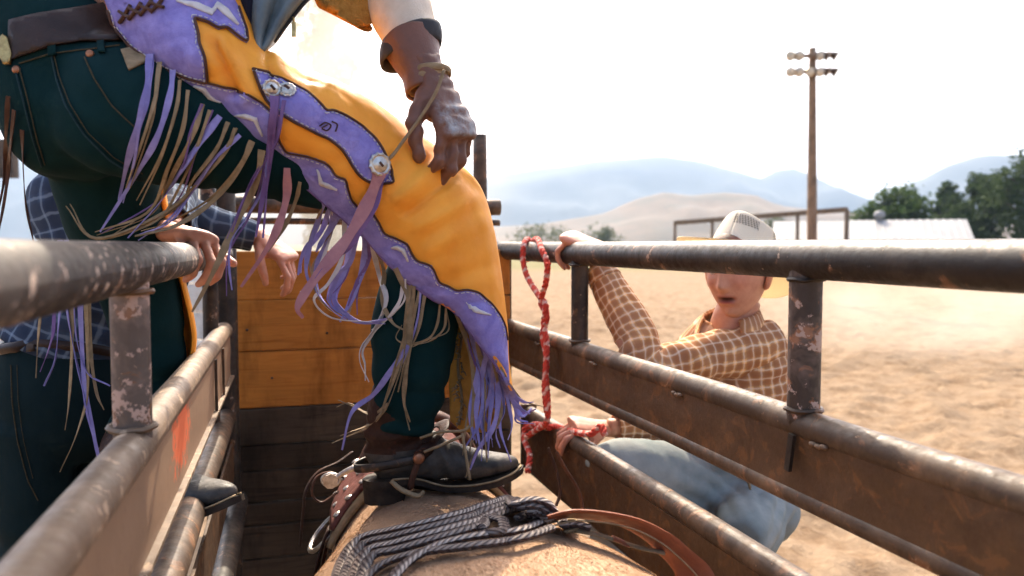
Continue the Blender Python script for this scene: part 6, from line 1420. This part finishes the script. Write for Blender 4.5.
# ================================================================== AIR
def haze():
    m = bpy.data.materials.new('haze_air'); m.use_nodes = True; n = m.node_tree; n.nodes.clear(); o = n.nodes.new('ShaderNodeOutputMaterial'); v = n.nodes.new('ShaderNodeVolumePrincipled')
    v.inputs['Color'].default_value = (0.46, 0.64, 0.90, 1); v.inputs['Density'].default_value = HAZE_D; v.inputs['Anisotropy'].default_value = 0.25; n.links.new(v.outputs[0], o.inputs['Volume'])
    a = (-4600, -450, -3.0); b = (4600, 6600, 520); c = [(a[i] + b[i]) / 2 for i in range(3)]
    me = bpy.data.meshes.new('haze'); vv, ff = box_vf(c, b[0] - a[0], b[1] - a[1], b[2] - a[2]); me.from_pydata([tuple(x) for x in vv], [], ff); me.materials.append(m)
    h = bpy.data.objects.new('haze', me); COL.objects.link(h); tag(h, 'pale dusty haze over the valley and mountains', 'haze', kind='stuff')
HAZE_D = 0.0002
haze()

def dust():
    """drifting arena dust: thin behind the chute at left, a low puff over the dirt at right"""
    def cloud(name, label, c, s_, dens, sc, seed):
        m = bpy.data.materials.new('dust_air'); m.use_nodes = True; n = m.node_tree; n.nodes.clear(); L = n.links.new
        o = n.nodes.new('ShaderNodeOutputMaterial'); v = n.nodes.new('ShaderNodeVolumePrincipled'); v.inputs['Color'].default_value = (0.97, 0.90, 0.80, 1); v.inputs['Anisotropy'].default_value = .3
        tc = n.nodes.new('ShaderNodeTexCoord'); ln = n.nodes.new('ShaderNodeVectorMath'); ln.operation = 'LENGTH'; mp = n.nodes.new('ShaderNodeMapping')
        mp.inputs['Scale'].default_value = (1 / s_[0], 1 / s_[1], 1 / s_[2]); L(tc.outputs['Object'], mp.inputs[0]); L(mp.outputs[0], ln.inputs[0])
        mr = n.nodes.new('ShaderNodeMapRange'); mr.interpolation_type = 'SMOOTHSTEP'; mr.inputs[1].default_value = 1.0; mr.inputs[2].default_value = .15; L(ln.outputs['Value'], mr.inputs[0])
        nz_ = n.nodes.new('ShaderNodeTexNoise'); nz_.inputs['Scale'].default_value = sc; nz_.inputs['Detail'].default_value = 3; L(tc.outputs['Object'], nz_.inputs['Vector'])
        r2 = n.nodes.new('ShaderNodeMapRange'); r2.inputs[1].default_value = .36; r2.inputs[2].default_value = .68; L(nz_.outputs['Fac'], r2.inputs[0])
        a = n.nodes.new('ShaderNodeMath'); a.operation = 'MULTIPLY'; L(mr.outputs[0], a.inputs[0]); L(r2.outputs[0], a.inputs[1])
        b = n.nodes.new('ShaderNodeMath'); b.operation = 'MULTIPLY'; L(a.outputs[0], b.inputs[0]); b.inputs[1].default_value = dens; L(b.outputs[0], v.inputs['Density']); L(v.outputs[0], o.inputs['Volume'])
        me = bpy.data.meshes.new(name); vv, ff = sphere((0, 0, 0), s_[0], s_[1], s_[2], 10); me.from_pydata([tuple(x) for x in vv], [], ff); me.materials.append(m)
        h = bpy.data.objects.new(name, me); h.location = c; COL.objects.link(h); tag(h, label, 'dust', kind='stuff')
    p = P(300, 140, 26); cloud('dust', 'pale dust hanging in the air behind the rider', p, (8, 9, 11), .16, .22, 1)
    p = P(950, 335, 13); p.z = .7; cloud('dust', 'low puff of dust drifting over the dirt right of the post', p, (4.5, 3.0, 1.0), .30, .7, 2)
dust()

def coat():
    """short lying hair on the horse's back"""
    rnd = random.Random(5); v = []; f = []; n = 0
    while n < 70000:
        y = rnd.uniform(.82, 1.62); th = rnd.uniform(-1.25, 1.25); c = Vector((HX, y, 1.05)); d = Vector((math.sin(th), 0, math.cos(th))); h = HB.ray_cast(c + d * .8, -d)
        n += 1
        if h[0] is None: continue
        p, nn = h[0], h[1]; t = Vector((rnd.gauss(0, .22), -1, rnd.gauss(0, .1))); t = (t - nn * t.dot(nn)).normalized(); L = rnd.uniform(.005, .009); w_ = nn.cross(t) * .0006
        k = len(v); v += [p - w_, p + w_, p + t * L + nn * L * rnd.uniform(.05, .24)]; f.append((k, k + 1, k + 2))
    o = mk('coat', v, f, 'horse_hair', HORSE.parent, False); o['kind'] = 'stuff'
coat()
